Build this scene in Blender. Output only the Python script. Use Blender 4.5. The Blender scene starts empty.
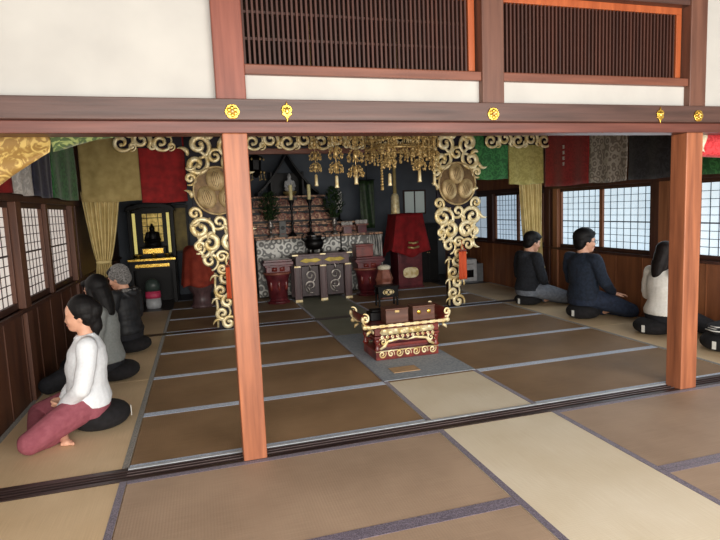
import bpy, bmesh, math, random
from mathutils import Vector, Matrix, noise
random.seed(7)
PI = math.pi
SC = bpy.context.scene
COL = SC.collection
V = Vector

# ------------------------------------------------------------------ materials
def srgb(r, g, b):
    def f(c):
        c /= 255.0
        return c/12.92 if c <= 0.04045 else ((c+0.055)/1.055)**2.4
    return (f(r), f(g), f(b), 1.0)

def new_mat(name):
    m = bpy.data.materials.new(name); m.use_nodes = True
    nt = m.node_tree
    return m, nt, nt.nodes['Principled BSDF']

def mapping(nt, scale, rot=(0, 0, 0), coord='Object'):
    tc = nt.nodes.new('ShaderNodeTexCoord'); mp = nt.nodes.new('ShaderNodeMapping')
    mp.inputs['Scale'].default_value = scale; mp.inputs['Rotation'].default_value = rot
    nt.links.new(tc.outputs[coord], mp.inputs['Vector'])
    return mp.outputs['Vector']

def ramp(nt, fac, stops):
    r = nt.nodes.new('ShaderNodeValToRGB')
    els = r.color_ramp.elements
    while len(els) < len(stops): els.new(0.5)
    for e, (p, c) in zip(els, stops): e.position = p; e.color = c
    nt.links.new(fac, r.inputs['Fac'])
    return r.outputs['Color']

def add_bump(nt, b, height, strength, dist=0.01):
    bp = nt.nodes.new('ShaderNodeBump'); bp.inputs['Strength'].default_value = strength
    bp.inputs['Distance'].default_value = dist
    nt.links.new(height, bp.inputs['Height']); nt.links.new(bp.outputs['Normal'], b.inputs['Normal'])

def noisy(name, c1, c2, scale=(8, 8, 8), rough=.6, metal=0., detail=4, bump=0., lo=.35, hi=.65, sheen=0., spec=None, coat=0.):
    m, nt, b = new_mat(name)
    n = nt.nodes.new('ShaderNodeTexNoise'); n.inputs['Scale'].default_value = 1.; n.inputs['Detail'].default_value = detail
    nt.links.new(mapping(nt, scale), n.inputs['Vector'])
    nt.links.new(ramp(nt, n.outputs['Fac'], [(lo, c1), (hi, c2)]), b.inputs['Base Color'])
    b.inputs['Roughness'].default_value = rough; b.inputs['Metallic'].default_value = metal
    if sheen: b.inputs['Sheen Weight'].default_value = sheen
    if spec is not None: b.inputs['Specular IOR Level'].default_value = spec
    if coat: b.inputs['Coat Weight'].default_value = coat; b.inputs['Coat Roughness'].default_value = .15
    if bump: add_bump(nt, b, n.outputs['Fac'], bump)
    return m

def wood(name, c1, c2, axis, rough=.5, grain=40, bump=.15):
    s = [grain, grain, grain]; s['xyz'.index(axis)] = 1.6
    return noisy(name, c1, c2, tuple(s), rough, detail=6, bump=bump, lo=.3, hi=.7)

def tatami(name, c1, c2, axis):
    """woven rush: weave ribs run across the mat's length, broad blotches of wear"""
    m, nt, b = new_mat(name)
    n = nt.nodes.new('ShaderNodeTexNoise'); n.inputs['Scale'].default_value = 1.7; n.inputs['Detail'].default_value = 5
    nt.links.new(mapping(nt, (1, 1, 1)), n.inputs['Vector'])
    sc = (4, 260, 1) if axis == 'x' else (260, 4, 1)
    n2 = nt.nodes.new('ShaderNodeTexNoise'); n2.inputs['Scale'].default_value = 1.; n2.inputs['Detail'].default_value = 3
    nt.links.new(mapping(nt, sc), n2.inputs['Vector'])
    mx = nt.nodes.new('ShaderNodeMath'); mx.operation = 'MULTIPLY_ADD'
    nt.links.new(n2.outputs['Fac'], mx.inputs[0]); mx.inputs[1].default_value = .45
    nt.links.new(n.outputs['Fac'], mx.inputs[2])
    nt.links.new(ramp(nt, mx.outputs[0], [(.5, c1), (.95, c2)]), b.inputs['Base Color'])
    w = nt.nodes.new('ShaderNodeTexWave'); w.inputs['Scale'].default_value = 22.
    w.bands_direction = 'X' if axis == 'x' else 'Y'; w.inputs['Distortion'].default_value = .4
    nt.links.new(mapping(nt, (1, 1, 1)), w.inputs['Vector'])
    add_bump(nt, b, w.outputs['Fac'], .12, .004)
    b.inputs['Roughness'].default_value = .55
    b.inputs['Specular IOR Level'].default_value = .35
    return m

def brocade(name, c1, c2, scale=14, rough=.7, kind='voronoi', lo=.45, hi=.55, sheen=.2):
    m, nt, b = new_mat(name)
    if kind == 'voronoi':
        t = nt.nodes.new('ShaderNodeTexVoronoi'); t.feature = 'F1'; t.inputs['Scale'].default_value = scale
        w = nt.nodes.new('ShaderNodeMath'); w.operation = 'SINE'
        k = nt.nodes.new('ShaderNodeMath'); k.operation = 'MULTIPLY'; k.inputs[1].default_value = 14
        nt.links.new(t.outputs['Distance'], k.inputs[0]); nt.links.new(k.outputs[0], w.inputs[0])
        k2 = nt.nodes.new('ShaderNodeMath'); k2.operation = 'MULTIPLY_ADD'; k2.inputs[1].default_value = .5; k2.inputs[2].default_value = .5
        nt.links.new(w.outputs[0], k2.inputs[0]); out = k2.outputs[0]
    else:
        t = nt.nodes.new('ShaderNodeTexNoise'); t.inputs['Scale'].default_value = scale; t.inputs['Detail'].default_value = 2
        t.inputs['Distortion'].default_value = 2.2; out = t.outputs['Fac']
    nt.links.new(mapping(nt, (1, 1, 1)), t.inputs['Vector'])
    nt.links.new(ramp(nt, out, [(lo, c1), (hi, c2)]), b.inputs['Base Color'])
    b.inputs['Roughness'].default_value = rough; b.inputs['Sheen Weight'].default_value = sheen
    return m

def paper(name, col, emit):
    m, nt, b = new_mat(name)
    n = nt.nodes.new('ShaderNodeTexNoise'); n.inputs['Scale'].default_value = 2.2; n.inputs['Detail'].default_value = 3
    nt.links.new(mapping(nt, (1, 1, 1)), n.inputs['Vector'])
    c = tuple(x*.78 for x in col[:3]) + (1,)
    out = ramp(nt, n.outputs['Fac'], [(.3, c), (.7, col)])
    nt.links.new(out, b.inputs['Emission Color']); b.inputs['Emission Strength'].default_value = emit
    b.inputs['Base Color'].default_value = srgb(215, 212, 200); b.inputs['Roughness'].default_value = .9
    return m

def flat(name, c, rough=.5, metal=0., coat=0., emit=0.):
    d = tuple(x*.8 for x in c[:3]) + (1,)
    m = noisy(name, d, c, (18, 18, 18), rough, metal, coat=coat)
    if emit:
        b = m.node_tree.nodes['Principled BSDF']; b.inputs['Emission Color'].default_value = c
        b.inputs['Emission Strength'].default_value = emit
    return m

M = {}
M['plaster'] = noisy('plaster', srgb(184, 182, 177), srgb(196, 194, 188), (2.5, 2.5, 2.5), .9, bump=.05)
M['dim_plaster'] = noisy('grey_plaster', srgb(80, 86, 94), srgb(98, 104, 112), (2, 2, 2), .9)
M['ceiling'] = wood('ceiling_boards', srgb(30, 17, 14), srgb(44, 26, 20), 'y', .6, 12)
M['beam'] = wood('beam_wood', srgb(66, 46, 40), srgb(98, 70, 62), 'x', .42, 26)
M['kamoi'] = wood('lintel_wood', srgb(84, 44, 36), srgb(120, 70, 58), 'x', .42, 26)
M['post'] = wood('post_wood', srgb(128, 74, 50), srgb(184, 114, 78), 'z', .45, 22, .2)
M['post_dark'] = wood('upper_post_wood', srgb(92, 60, 48), srgb(124, 84, 68), 'z', .45, 24)
M['post_red'] = wood('upper_post_red_wood', srgb(104, 52, 40), srgb(142, 82, 66), 'z', .45, 24)
M['rail'] = wood('transom_rail_wood', srgb(98, 56, 42), srgb(134, 82, 62), 'x', .45, 24)
M['orange_wood'] = wood('orange_frame_wood', srgb(150, 72, 36), srgb(186, 98, 54), 'z', .4, 24)
M['slat'] = wood('slat_wood', srgb(54, 28, 20), srgb(80, 44, 32), 'z', .55, 30)
M['sill'] = wood('sill_wood', srgb(42, 30, 30), srgb(66, 50, 48), 'x', .35, 24)
M['sill_ridge'] = wood('sill_ridge_wood', srgb(96, 84, 84), srgb(132, 120, 120), 'x', .35, 24)
M['white_strip'] = flat('pale_sill_strip', srgb(190, 196, 202), .35)
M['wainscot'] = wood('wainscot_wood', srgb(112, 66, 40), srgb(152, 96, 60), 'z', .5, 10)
M['wainscot_shaded'] = wood('wainscot_shaded_wood', srgb(66, 36, 22), srgb(98, 58, 36), 'z', .5, 10)  # darker copy of the wainscot: left wall's shade put into the colour
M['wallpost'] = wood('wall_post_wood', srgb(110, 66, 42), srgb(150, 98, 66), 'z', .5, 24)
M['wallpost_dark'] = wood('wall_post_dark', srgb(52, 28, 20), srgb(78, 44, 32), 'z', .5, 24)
M['frame'] = wood('shoji_frame_wood', srgb(48, 26, 18), srgb(72, 42, 30), 'y', .5, 24)
M['kumiko'] = flat('shoji_lattice_wood', srgb(60, 62, 70), .6)
M['kumiko_left'] = flat('shoji_lattice_brown', srgb(70, 54, 48), .6)
M['paper_r'] = paper('shoji_paper_bluish', (0.55, 0.72, 0.85, 1), 1.0)
M['paper_l'] = paper('shoji_paper_rosy', (0.44, 0.385, 0.36, 1), 1.0)
M['paper_r2'] = paper('shoji_paper_blue', (0.36, 0.48, 0.60, 1), 1.0)
M['paper_dark'] = paper('grey_pane', (0.06, 0.085, 0.085, 1), 1.0)
M['paper_back'] = paper('shoji_paper_dim', (0.26, 0.33, 0.40, 1), 1.0)
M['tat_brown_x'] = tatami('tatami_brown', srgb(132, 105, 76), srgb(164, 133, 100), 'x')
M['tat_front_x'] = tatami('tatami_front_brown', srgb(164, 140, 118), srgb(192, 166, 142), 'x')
M['tat_beige_y'] = tatami('tatami_beige', srgb(210, 182, 142), srgb(234, 208, 170), 'y')
M['tat_path_y'] = tatami('tatami_pale', srgb(228, 212, 182), srgb(246, 234, 210), 'y')
M['tat_green_y'] = tatami('tatami_greyish', srgb(136, 138, 118), srgb(158, 158, 138), 'y')
M['heri_blue'] = brocade('edge_blue', srgb(160, 176, 200), srgb(196, 208, 226), 60, .45)
M['heri_purple'] = brocade('edge_purple', srgb(84, 74, 92), srgb(122, 110, 128), 60, .5)
M['heri_grey'] = brocade('edge_grey', srgb(92, 88, 80), srgb(134, 128, 116), 60, .5)
M['carpet'] = noisy('blue_grey_carpet', srgb(136, 144, 152), srgb(166, 172, 178), (60, 60, 60), .85)
M['gold'] = noisy('gold_leaf', srgb(176, 128, 56), srgb(222, 182, 104), (14, 14, 14), .32, .75)
M['pale_gold'] = noisy('pale_gold', srgb(210, 182, 116), srgb(252, 238, 196), (16, 16, 16), .38, .3)
M['old_gold'] = noisy('dull_gold', srgb(166, 134, 74), srgb(224, 196, 136), (30, 30, 30), .36, .4)
M['bronze'] = noisy('dark_bronze', srgb(84, 62, 36), srgb(124, 96, 58), (14, 14, 14), .45, .4)
M['leaf_gold'] = noisy('tan_gold', srgb(168, 140, 92), srgb(206, 182, 134), (14, 14, 14), .45, .3)
M['wallpost_mid'] = wood('wall_post_shaded', srgb(76, 44, 30), srgb(108, 68, 48), 'z', .5, 24)  # same post wood toned down, shade of the left side mixed into its colour
M['brass'] = noisy('bright_brass', srgb(204, 156, 56), srgb(240, 204, 104), (30, 30, 30), .25, .85)
M['purple_lacquer'] = noisy('purple_black_lacquer', srgb(16, 11, 20), srgb(30, 20, 34), (8, 8, 8), .5, spec=.2)
M['black_lacquer'] = noisy('black_lacquer', srgb(8, 7, 7), srgb(17, 14, 14), (8, 8, 8), .4, spec=.22)
M['maroon'] = noisy('maroon_lacquer', srgb(74, 24, 30), srgb(112, 44, 50), (7, 7, 7), .3, coat=.25)
M['red_lacquer'] = noisy('red_lacquer', srgb(96, 30, 24), srgb(136, 52, 42), (9, 9, 9), .35, coat=.25)
M['brown_box'] = wood('brown_box_wood', srgb(84, 52, 40), srgb(116, 76, 60), 'x', .4, 24)
M['table_wood'] = wood('carved_purple_wood', srgb(72, 52, 54), srgb(110, 84, 84), 'z', .4, 24)
M['tier_wood'] = brocade('carved_relief_wood', srgb(84, 44, 34), srgb(214, 166, 128), 9, .5, 'noise', .4, .6)
M['silver'] = brocade('silver_brocade', srgb(126, 126, 122), srgb(238, 236, 228), 9, .5, 'voronoi', .3, .7)
M['silver_stripe'] = noisy('silver_stripe_cloth', srgb(70, 70, 70), srgb(214, 212, 206), (40, 40, 3), .5, lo=.45, hi=.55)
M['candle'] = flat('yellow_wax', srgb(252, 238, 176), .5)
M['leaf'] = noisy('dark_leaf', srgb(22, 38, 18), srgb(48, 72, 34), (20, 20, 20), .55)
M['stone'] = flat('grey_stone', srgb(120, 120, 118), .7)
M['white_ceramic'] = flat('white_ceramic', srgb(206, 206, 206), .35)
M['tan_cloth'] = noisy('tan_cloth', srgb(150, 130, 78), srgb(172, 152, 98), (10, 10, 10), .85)
M['tan_cloth_b'] = brocade('tan_damask', srgb(150, 140, 74), srgb(172, 160, 92), 12, .8, 'noise')
M['tan_gather'] = noisy('pale_tan_cloth', srgb(184, 164, 108), srgb(206, 186, 130), (10, 10, 10), .85)
M['red_cloth'] = noisy('red_cloth', srgb(118, 14, 14), srgb(150, 24, 24), (12, 12, 12), .85)
M['red_brocade'] = brocade('red_damask', srgb(126, 18, 20), srgb(146, 30, 30), 16, .8, 'noise')
M['bright_red'] = brocade('bright_red_damask', srgb(200, 36, 44), srgb(226, 66, 72), 18, .8, 'noise')
M['velvet'] = noisy('red_velvet', srgb(122, 10, 14), srgb(156, 20, 26), (9, 9, 9), .85)
M['green_cloth'] = brocade('green_damask', srgb(24, 84, 36), srgb(52, 120, 58), 14, .8, 'noise')
M['green_swag'] = brocade('green_brocade', srgb(70, 92, 52), srgb(150, 164, 100), 16, .7, 'noise', .5, .6)
M['gold_swag'] = brocade('gold_brocade', srgb(146, 112, 52), srgb(206, 176, 100), 15, .6, 'noise', .46, .6)
M['white_cloth'] = brocade('white_damask', srgb(176, 172, 166), srgb(206, 202, 196), 14, .8, 'noise')
M['cream_cloth'] = brocade('cream_damask', srgb(206, 196, 166), srgb(228, 220, 194), 14, .8, 'noise')
M['grey_cloth'] = brocade('grey_damask', srgb(118, 108, 98), srgb(168, 160, 148), 13, .7, 'voronoi', .35, .6)
M['navy_cloth'] = brocade('navy_damask', srgb(20, 20, 40), srgb(36, 36, 60), 14, .8, 'noise')
M['black_cloth'] = brocade('black_damask', srgb(16, 15, 18), srgb(38, 36, 40), 14, .8, 'noise')
M['orange_cloth'] = noisy('orange_cloth', srgb(196, 70, 30), srgb(224, 96, 48), (20, 20, 4), .75)
M['zafu'] = noisy('black_cotton', srgb(10, 9, 12), srgb(22, 20, 24), (30, 30, 30), .9)
M['tag_white'] = flat('white_tag', srgb(226, 226, 220), .8)
M['skin'] = noisy('skin', srgb(206, 152, 124), srgb(222, 172, 144), (9, 9, 9), .5)
M['hair'] = noisy('black_hair', srgb(7, 6, 7), srgb(16, 13, 13), (160, 160, 14), .6, bump=.08, spec=.25)
M['hair_brown'] = noisy('dark_brown_hair', srgb(12, 8, 8), srgb(26, 17, 16), (160, 160, 14), .6, bump=.08, spec=.25)
M['lash'] = flat('dark_lash', srgb(30, 20, 18), .6)
M['lip'] = flat('lip', srgb(176, 92, 84), .5)
M['white_knit'] = noisy('white_sweatshirt', srgb(222, 226, 230), srgb(230, 234, 238), (60, 60, 60), .9)
M['cream_knit'] = noisy('cream_sweatshirt', srgb(226, 224, 216), srgb(236, 234, 228), (50, 50, 50), .9)
M['grey_knit'] = noisy('grey_sweater', srgb(122, 126, 124), srgb(134, 138, 136), (50, 50, 50), .9)
M['cap_knit'] = brocade('grey_cap_knit', srgb(84, 82, 80), srgb(128, 126, 124), 40, .9)
M['black_jacket'] = noisy('black_jacket', srgb(14, 15, 18), srgb(30, 32, 36), (16, 16, 16), .6)
M['black_hoodie'] = noisy('black_hoodie', srgb(18, 21, 28), srgb(32, 36, 44), (40, 40, 40), .9)
M['navy_shirt'] = noisy('navy_shirt', srgb(16, 26, 40), srgb(28, 40, 58), (40, 40, 40), .9)
M['maroon_pants'] = noisy('maroon_trousers', srgb(138, 70, 82), srgb(150, 82, 93), (30, 30, 30), .85)
M['grey_pants'] = noisy('grey_trousers', srgb(96, 102, 112), srgb(118, 124, 134), (30, 30, 30), .85)
M['black_pants'] = noisy('black_trousers', srgb(14, 15, 20), srgb(26, 27, 34), (30, 30, 30), .85)
M['navy_pants'] = noisy('navy_trousers', srgb(20, 30, 48), srgb(34, 46, 68), (30, 30, 30), .85)
M['heater_white'] = flat('white_enamel', srgb(206, 208, 210), .4)
M['dark_glass'] = flat('dark_glass', srgb(20, 20, 24), .15)
M['heater_grey'] = flat('grey_enamel', srgb(120, 124, 128), .5)
M['pink'] = flat('pink_print', srgb(226, 70, 110), .5)
M['bag_white'] = flat('white_film', srgb(196, 198, 200), .4)
M['bag_dark'] = flat('dark_film', srgb(70, 84, 78), .4)
M['gilt_painted_glow'] = flat('gilt_painted_glow', srgb(238, 220, 130), .5, emit=.45)  # emission paints a glow onto gilt edge strips; no lamp there
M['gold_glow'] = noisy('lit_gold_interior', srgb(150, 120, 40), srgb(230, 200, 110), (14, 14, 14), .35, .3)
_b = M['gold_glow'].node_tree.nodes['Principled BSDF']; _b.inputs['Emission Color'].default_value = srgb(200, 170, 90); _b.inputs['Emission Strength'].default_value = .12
M['tan_board'] = flat('tan_board', srgb(196, 160, 120), .7)

# ------------------------------------------------------------------ mesh builder
class MB:
    def __init__(self): self.v = []; self.f = []
    def add(self, vs, fs):
        o = len(self.v); self.v += [V(p) for p in vs]; self.f += [tuple(i+o for i in f) for f in fs]
        return self
    def box(self, x0, x1, y0, y1, z0, z1):
        return self.add([(x0,y0,z0),(x1,y0,z0),(x1,y1,z0),(x0,y1,z0),(x0,y0,z1),(x1,y0,z1),(x1,y1,z1),(x0,y1,z1)],
                        [(0,3,2,1),(4,5,6,7),(0,1,5,4),(1,2,6,5),(2,3,7,6),(3,0,4,7)])
    def cbox(self, c, s, rot=None):
        m = MB().box(-s[0]/2, s[0]/2, -s[1]/2, s[1]/2, -s[2]/2, s[2]/2)
        if rot is not None: m.v = [rot @ p for p in m.v]
        return self.add([p + V(c) for p in m.v], m.f)
    def rings(self, rings, cap=True):
        n = len(rings[0]); vs = [p for r in rings for p in r]; fs = []
        for i in range(len(rings)-1):
            for j in range(n):
                k = (j+1) % n
                fs.append((i*n+j, i*n+k, (i+1)*n+k, (i+1)*n+j))
        if cap:
            fs.append(tuple(reversed(range(n)))); o = (len(rings)-1)*n; fs.append(tuple(o+j for j in range(n)))
        return self.add(vs, fs)
    def tube(self, pts, r, n=8, flat=1.0, up=None):
        pts = [V(p) for p in pts]; rs = r if isinstance(r, (list, tuple)) else [r]*len(pts)
        rings = []; prev = None
        for i, p in enumerate(pts):
            t = (pts[min(i+1, len(pts)-1)] - pts[max(i-1, 0)])
            t = t.normalized() if t.length > 1e-9 else V((0,0,1))
            if up is not None: a = V(up) - t*V(up).dot(t)
            elif prev is None: a = t.orthogonal()
            else: a = prev - t*prev.dot(t)
            if a.length < 1e-6: a = t.orthogonal()
            a.normalize(); prev = a; b = t.cross(a)
            rings.append([p + (a*math.cos(2*PI*j/n)*flat + b*math.sin(2*PI*j/n))*max(rs[i], 1e-4) for j in range(n)])
        return self.rings(rings)
    def lathe(self, prof, c=(0,0,0), n=20, sx=1., sy=1.):
        return self.rings([[V((c[0]+max(r,1e-4)*sx*math.cos(2*PI*j/n), c[1]+max(r,1e-4)*sy*math.sin(2*PI*j/n), c[2]+z)) for j in range(n)] for r, z in prof])
    def ball(self, c, r, n=14, m=9, rot=None):
        r = (r, r, r) if not isinstance(r, (tuple, list)) else r
        rings = []
        for i in range(m+1):
            a = -PI/2 + PI*i/m; k = max(math.cos(a), 1e-3)
            ring = []
            for j in range(n):
                p = V((r[0]*k*math.cos(2*PI*j/n), r[1]*k*math.sin(2*PI*j/n), r[2]*math.sin(a)))
                if rot is not None: p = rot @ p
                ring.append(p + V(c))
            rings.append(ring)
        return self.rings(rings)
    def prism(self, poly, y0, y1):
        """poly in x,z extruded along y"""
        n = len(poly)
        vs = [(x, y0, z) for x, z in poly] + [(x, y1, z) for x, z in poly]
        fs = [tuple(range(n)), tuple(reversed(range(n, 2*n)))] + [(j, j+n, (j+1) % n + n, (j+1) % n) for j in range(n)]
        return self.add(vs, fs)
    def limb(self, pts, rs, n=14):
        pts = [V(p) for p in pts]
        P = []; R = []
        for i in range(len(pts)-1):
            for k in range(4):
                t = k/4; P.append(pts[i].lerp(pts[i+1], t)); R.append(rs[i]*(1-t)+rs[i+1]*t)
        P.append(pts[-1]); R.append(rs[-1])
        self.tube(P, R, n)
        for p, r in zip(pts, rs): self.ball(p, r, 12, 8)
        return self
    def move(self, off):
        self.v = [p + V(off) for p in self.v]; return self
    def xf(self, mat):
        self.v = [mat @ p for p in self.v]; return self
    def merge(self, o): return self.add(o.v, o.f)
    def mesh(self, name, smooth=False):
        me = bpy.data.meshes.new(name); me.from_pydata([tuple(p) for p in self.v], [], self.f)
        bm = bmesh.new(); bm.from_mesh(me); bmesh.ops.recalc_face_normals(bm, faces=bm.faces); bm.to_mesh(me); bm.free()
        if smooth:
            for p in me.polygons: p.use_smooth = True
        return me
    def build(self, name, mat, parent=None, smooth=False, bevel=0., loc=(0,0,0), seg=2):
        o = bpy.data.objects.new(name, self.mesh(name, smooth)); COL.objects.link(o)
        o.data.materials.append(M[mat] if isinstance(mat, str) else mat)
        o.location = loc
        if parent is not None: o.parent = parent
        if bevel:
            b = o.modifiers.new('bevel', 'BEVEL'); b.width = bevel; b.segments = seg; b.limit_method = 'ANGLE'
        return o

def remesh(mb, voxel, it=4, wrinkle=0., seed=0.):
    me = mb.mesh('tmp'); o = bpy.data.objects.new('tmp', me); COL.objects.link(o)
    r = o.modifiers.new('r', 'REMESH'); r.mode = 'VOXEL'; r.voxel_size = voxel; r.use_smooth_shade = True
    s = o.modifiers.new('s', 'SMOOTH'); s.factor = .5; s.iterations = it
    dg = bpy.context.evaluated_depsgraph_get(); dg.update()
    out = bpy.data.meshes.new_from_object(o.evaluated_get(dg))
    bpy.data.objects.remove(o); bpy.data.meshes.remove(me)
    if wrinkle:
        ns = [v.normal.copy() for v in out.vertices]
        for v, n in zip(out.vertices, ns):
            q = v.co*7 + V((seed, seed*2, 0)); q.z *= 1.9
            v.co += n*(noise.noise(q)*wrinkle + noise.noise(q*2.1)*wrinkle*.35)
    for p in out.polygons: p.use_smooth = True
    return out

def mesh_obj(name, me, mat, parent=None):
    o = bpy.data.objects.new(name, me); COL.objects.link(o); me.materials.clear(); me.materials.append(M[mat]); o.parent = parent
    return o

def tag(o, label, cat, group=None, kind=None):
    o['label'] = label; o['category'] = cat
    if group: o['group'] = group
    if kind: o['kind'] = kind
    return o
def thing(name, label, cat, loc=(0,0,0), rz=0., group=None):
    o = bpy.data.objects.new(name, None); o.empty_display_size = .1; COL.objects.link(o)
    o.location = loc; o.rotation_euler = (0, 0, rz)
    return tag(o, label, cat, group)
def struct(o):
    o['kind'] = 'structure'; return o
def copy_tree(root, loc=None, rz=None, label=None):
    r = root.copy(); COL.objects.link(r)
    for ch in root.children:
        c = ch.copy(); COL.objects.link(c); c.parent = r
        for g in ch.children:
            d = g.copy(); COL.objects.link(d); d.parent = c
    if loc is not None: r.location = loc
    if rz is not None: r.rotation_euler = (0, 0, rz)
    if label: r['label'] = label
    return r
# ------------------------------------------------------------------ dimensions
XW, XE = -1.36, 4.88            # inner room side walls
XL, XA, XB, XR = -.48, 1.33, 2.165, 4.01
ROWS = [.155, 1.008, 1.922, 2.806, 3.726]
YS0, YS1 = 3.726, 3.86          # inner threshold
REAR = [3.86, 4.70, 5.56, 6.4]
YB = 7.2
ZC = 3.15
FX0, FX1, FY = -2.6, 6.2, -5.2  # front hall

# ------------------------------------------------------------------ shell
struct(MB().box(FX0, FX1, FY, YB+.1, -.2, -.05).build('floor', 'sill'))
struct(MB().box(FX0, FX1, FY, 0, ZC, ZC+.1).build('ceiling', 'ceiling'))
struct(MB().box(XW-.2, XE+.2, .0, YB+.1, ZC+.0, ZC+.1).build('ceiling_inner', 'ceiling'))
struct(MB().box(XW-.2, XE+.2, YB, YB+.1, -.05, ZC).build('wall_back', 'dim_plaster'))
struct(MB().box(FX0-.1, FX0, FY, .1, -.05, ZC).build('wall_hall_left', 'plaster'))
struct(MB().box(FX1, FX1+.1, FY, .1, -.05, ZC).build('wall_hall_right', 'plaster'))
# side walls of the inner room: wainscot below, plaster above, windows between
ZW0, ZW1 = .735, 1.56
def sidewall(side, x0, x1, face):
    lo = MB().box(x0, x1, .0, YB, -.05, ZW0)
    # plank joints as shallow battens on the room face
    y = .4
    while y < 7.0:
        lo.box(face-.006, face+.006, y, y+.012, 0, ZW0); y += .42
    struct(lo.build('wall_%s' % side, 'wainscot_shaded' if side == 'left' else 'wainscot'))
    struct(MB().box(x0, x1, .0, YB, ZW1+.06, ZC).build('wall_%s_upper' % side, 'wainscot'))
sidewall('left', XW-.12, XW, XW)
sidewall('right', XE, XE+.12, XE)
# rails and posts of the side walls
n = 1
def trim(mb, mat, bevel=.004):
    global n
    o = struct(mb.build('trim_%d' % n, mat, bevel=bevel)); n += 1
    return o
for face, s in ((XW, 1), (XE, -1)):
    a, b = sorted((face-s*.10, face+s*.03))
    trim(MB().box(a, b, 0, YB, ZW1, ZW1+.06), 'wallpost_dark')
    trim(MB().box(a, b, 0, YB, ZW0-.03, ZW0), 'wallpost_dark')
    for y0, y1 in ((1.70, 1.84), (3.62, 3.72)):
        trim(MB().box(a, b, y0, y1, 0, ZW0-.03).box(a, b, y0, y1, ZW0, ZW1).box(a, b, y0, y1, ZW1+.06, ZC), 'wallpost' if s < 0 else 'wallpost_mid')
    trim(MB().box(a, b, 3.80, 3.93, 0, ZW0-.03).box(a, b, 3.80, 3.93, ZW0, ZW1).box(a, b, 3.80, 3.93, ZW1+.06, ZC), 'wallpost_dark')
# windows
wn = 1
def shoji(face, s, y0, y1, z0, z1, pap, kum, cols, rows, stile=.03):
    """one sliding paper screen: frame, lattice, paper; s points into the room"""
    global wn
    root = bpy.data.objects.new('window_%d' % wn, None); COL.objects.link(root); wn += 1
    root.location = (face, (y0+y1)/2, z0); struct(root)
    w = y1-y0; h = z1-z0; d = .03
    def B(mb, ya, yb, za, zb, t0, t1):
        a, b = sorted((t0*s, t1*s)); mb.box(a, b, ya, yb, za, zb)
    f = MB()
    B(f, -w/2, w/2, 0, .05, -.05, -.02); B(f, -w/2, w/2, h-.045, h, -.05, -.02)
    f.build('window_frame', 'frame', root, bevel=.003)
    for ya, yb in ((-w/2, -w/2+stile), (w/2-stile, w/2)):
        f = MB(); B(f, ya, yb, .05, h-.045, -.05, -.018); f.build('window_stile', 'wallpost' if s < 0 else 'wallpost_mid', root, bevel=.003)
    k = MB(); iw = w-2*stile; ih = h-.095
    for i in range(1, cols):
        y = -iw/2+iw*i/cols; B(k, y-.003, y+.003, .05, h-.045, -.051, -.044)
    for i in range(1, rows):
        z = .05+ih*i/rows; t = .007 if i == rows//2 else .003; B(k, -iw/2, iw/2, z-t, z+t, -.051, -.043)
    k.build('lattice', kum, root)
    p = MB(); B(p, -w/2+stile*.5, w/2-stile*.5, .03, h-.03, -.056, -.050); p.build('window_pane', pap, root)
for y0, y1 in ((.10, .89), (.89, 1.69), (1.86, 2.62), (2.70, 3.61)):
    shoji(XW, 1, y0, y1, ZW0, ZW1, 'paper_l', 'kumiko_left', 7, 10)
for y0, y1 in ((.10, .62), (.62, 1.40), (1.96, 2.80), (2.80, 3.62)):
    shoji(XE, -1, y0, y1, ZW0, ZW1, 'paper_r', 'kumiko', 7, 9)
trim(MB().box(XW-.1, XW+.012, 2.62, 2.70, ZW0, ZW1), 'wallpost_mid')
trim(MB().box(XE-.03, XE+.1, 1.40, 1.70, ZW0, ZW1), 'wallpost')
trim(MB().box(XE-.03, XE+.1, 1.84, 1.96, ZW0, ZW1), 'wallpost_dark')
shoji(XE, -1, 4.02, 4.70, ZW0, ZW1, 'paper_r2', 'kumiko', 7, 9)
shoji(XE, -1, 4.70, 5.40, ZW0, ZW1, 'paper_r2', 'kumiko', 7, 9)
shoji(XE, -1, 5.60, 6.30, ZW0, ZW1, 'paper_back', 'kumiko', 2, 4, .02)
trim(MB().box(XE-.03, XE+.1, 5.40, 5.60, ZW0, ZW1), 'wallpost_dark')
trim(MB().box(XE-.0, XE+.1, 6.30, YB, ZW0, ZW1), 'wallpost_dark')
trim(MB().box(XW-.1, XW, 3.93, YB, ZW0, ZW1), 'wallpost_dark')
# dim pane in the back wall
r_ = bpy.data.objects.new('window_%d' % wn, None); COL.objects.link(r_); wn += 1; r_.location = (4.14, YB-.02, 1.24); struct(r_)
MB().box(-.24, .24, -.01, .015, 0, .03).box(-.24, .24, -.01, .015, .45, .48).box(-.24, -.21, -.01, .015, .03, .45).box(.21, .24, -.01, .015, .03, .45).box(-.012, .012, -.01, .015, .03, .45).build('window_frame', 'frame', r_)
MB().box(-.22, .22, .0, .01, .02, .46).build('window_pane', 'paper_dark', r_)
for f0 in (XW-.1, XE-.0):
    trim(MB().box(f0, f0+.1, 0.0, .10, ZW0, ZW1), 'wallpost_dark')
    trim(MB().box(f0, f0+.1, 3.72, 3.80, ZW0, ZW1), 'wallpost_dark')

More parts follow.
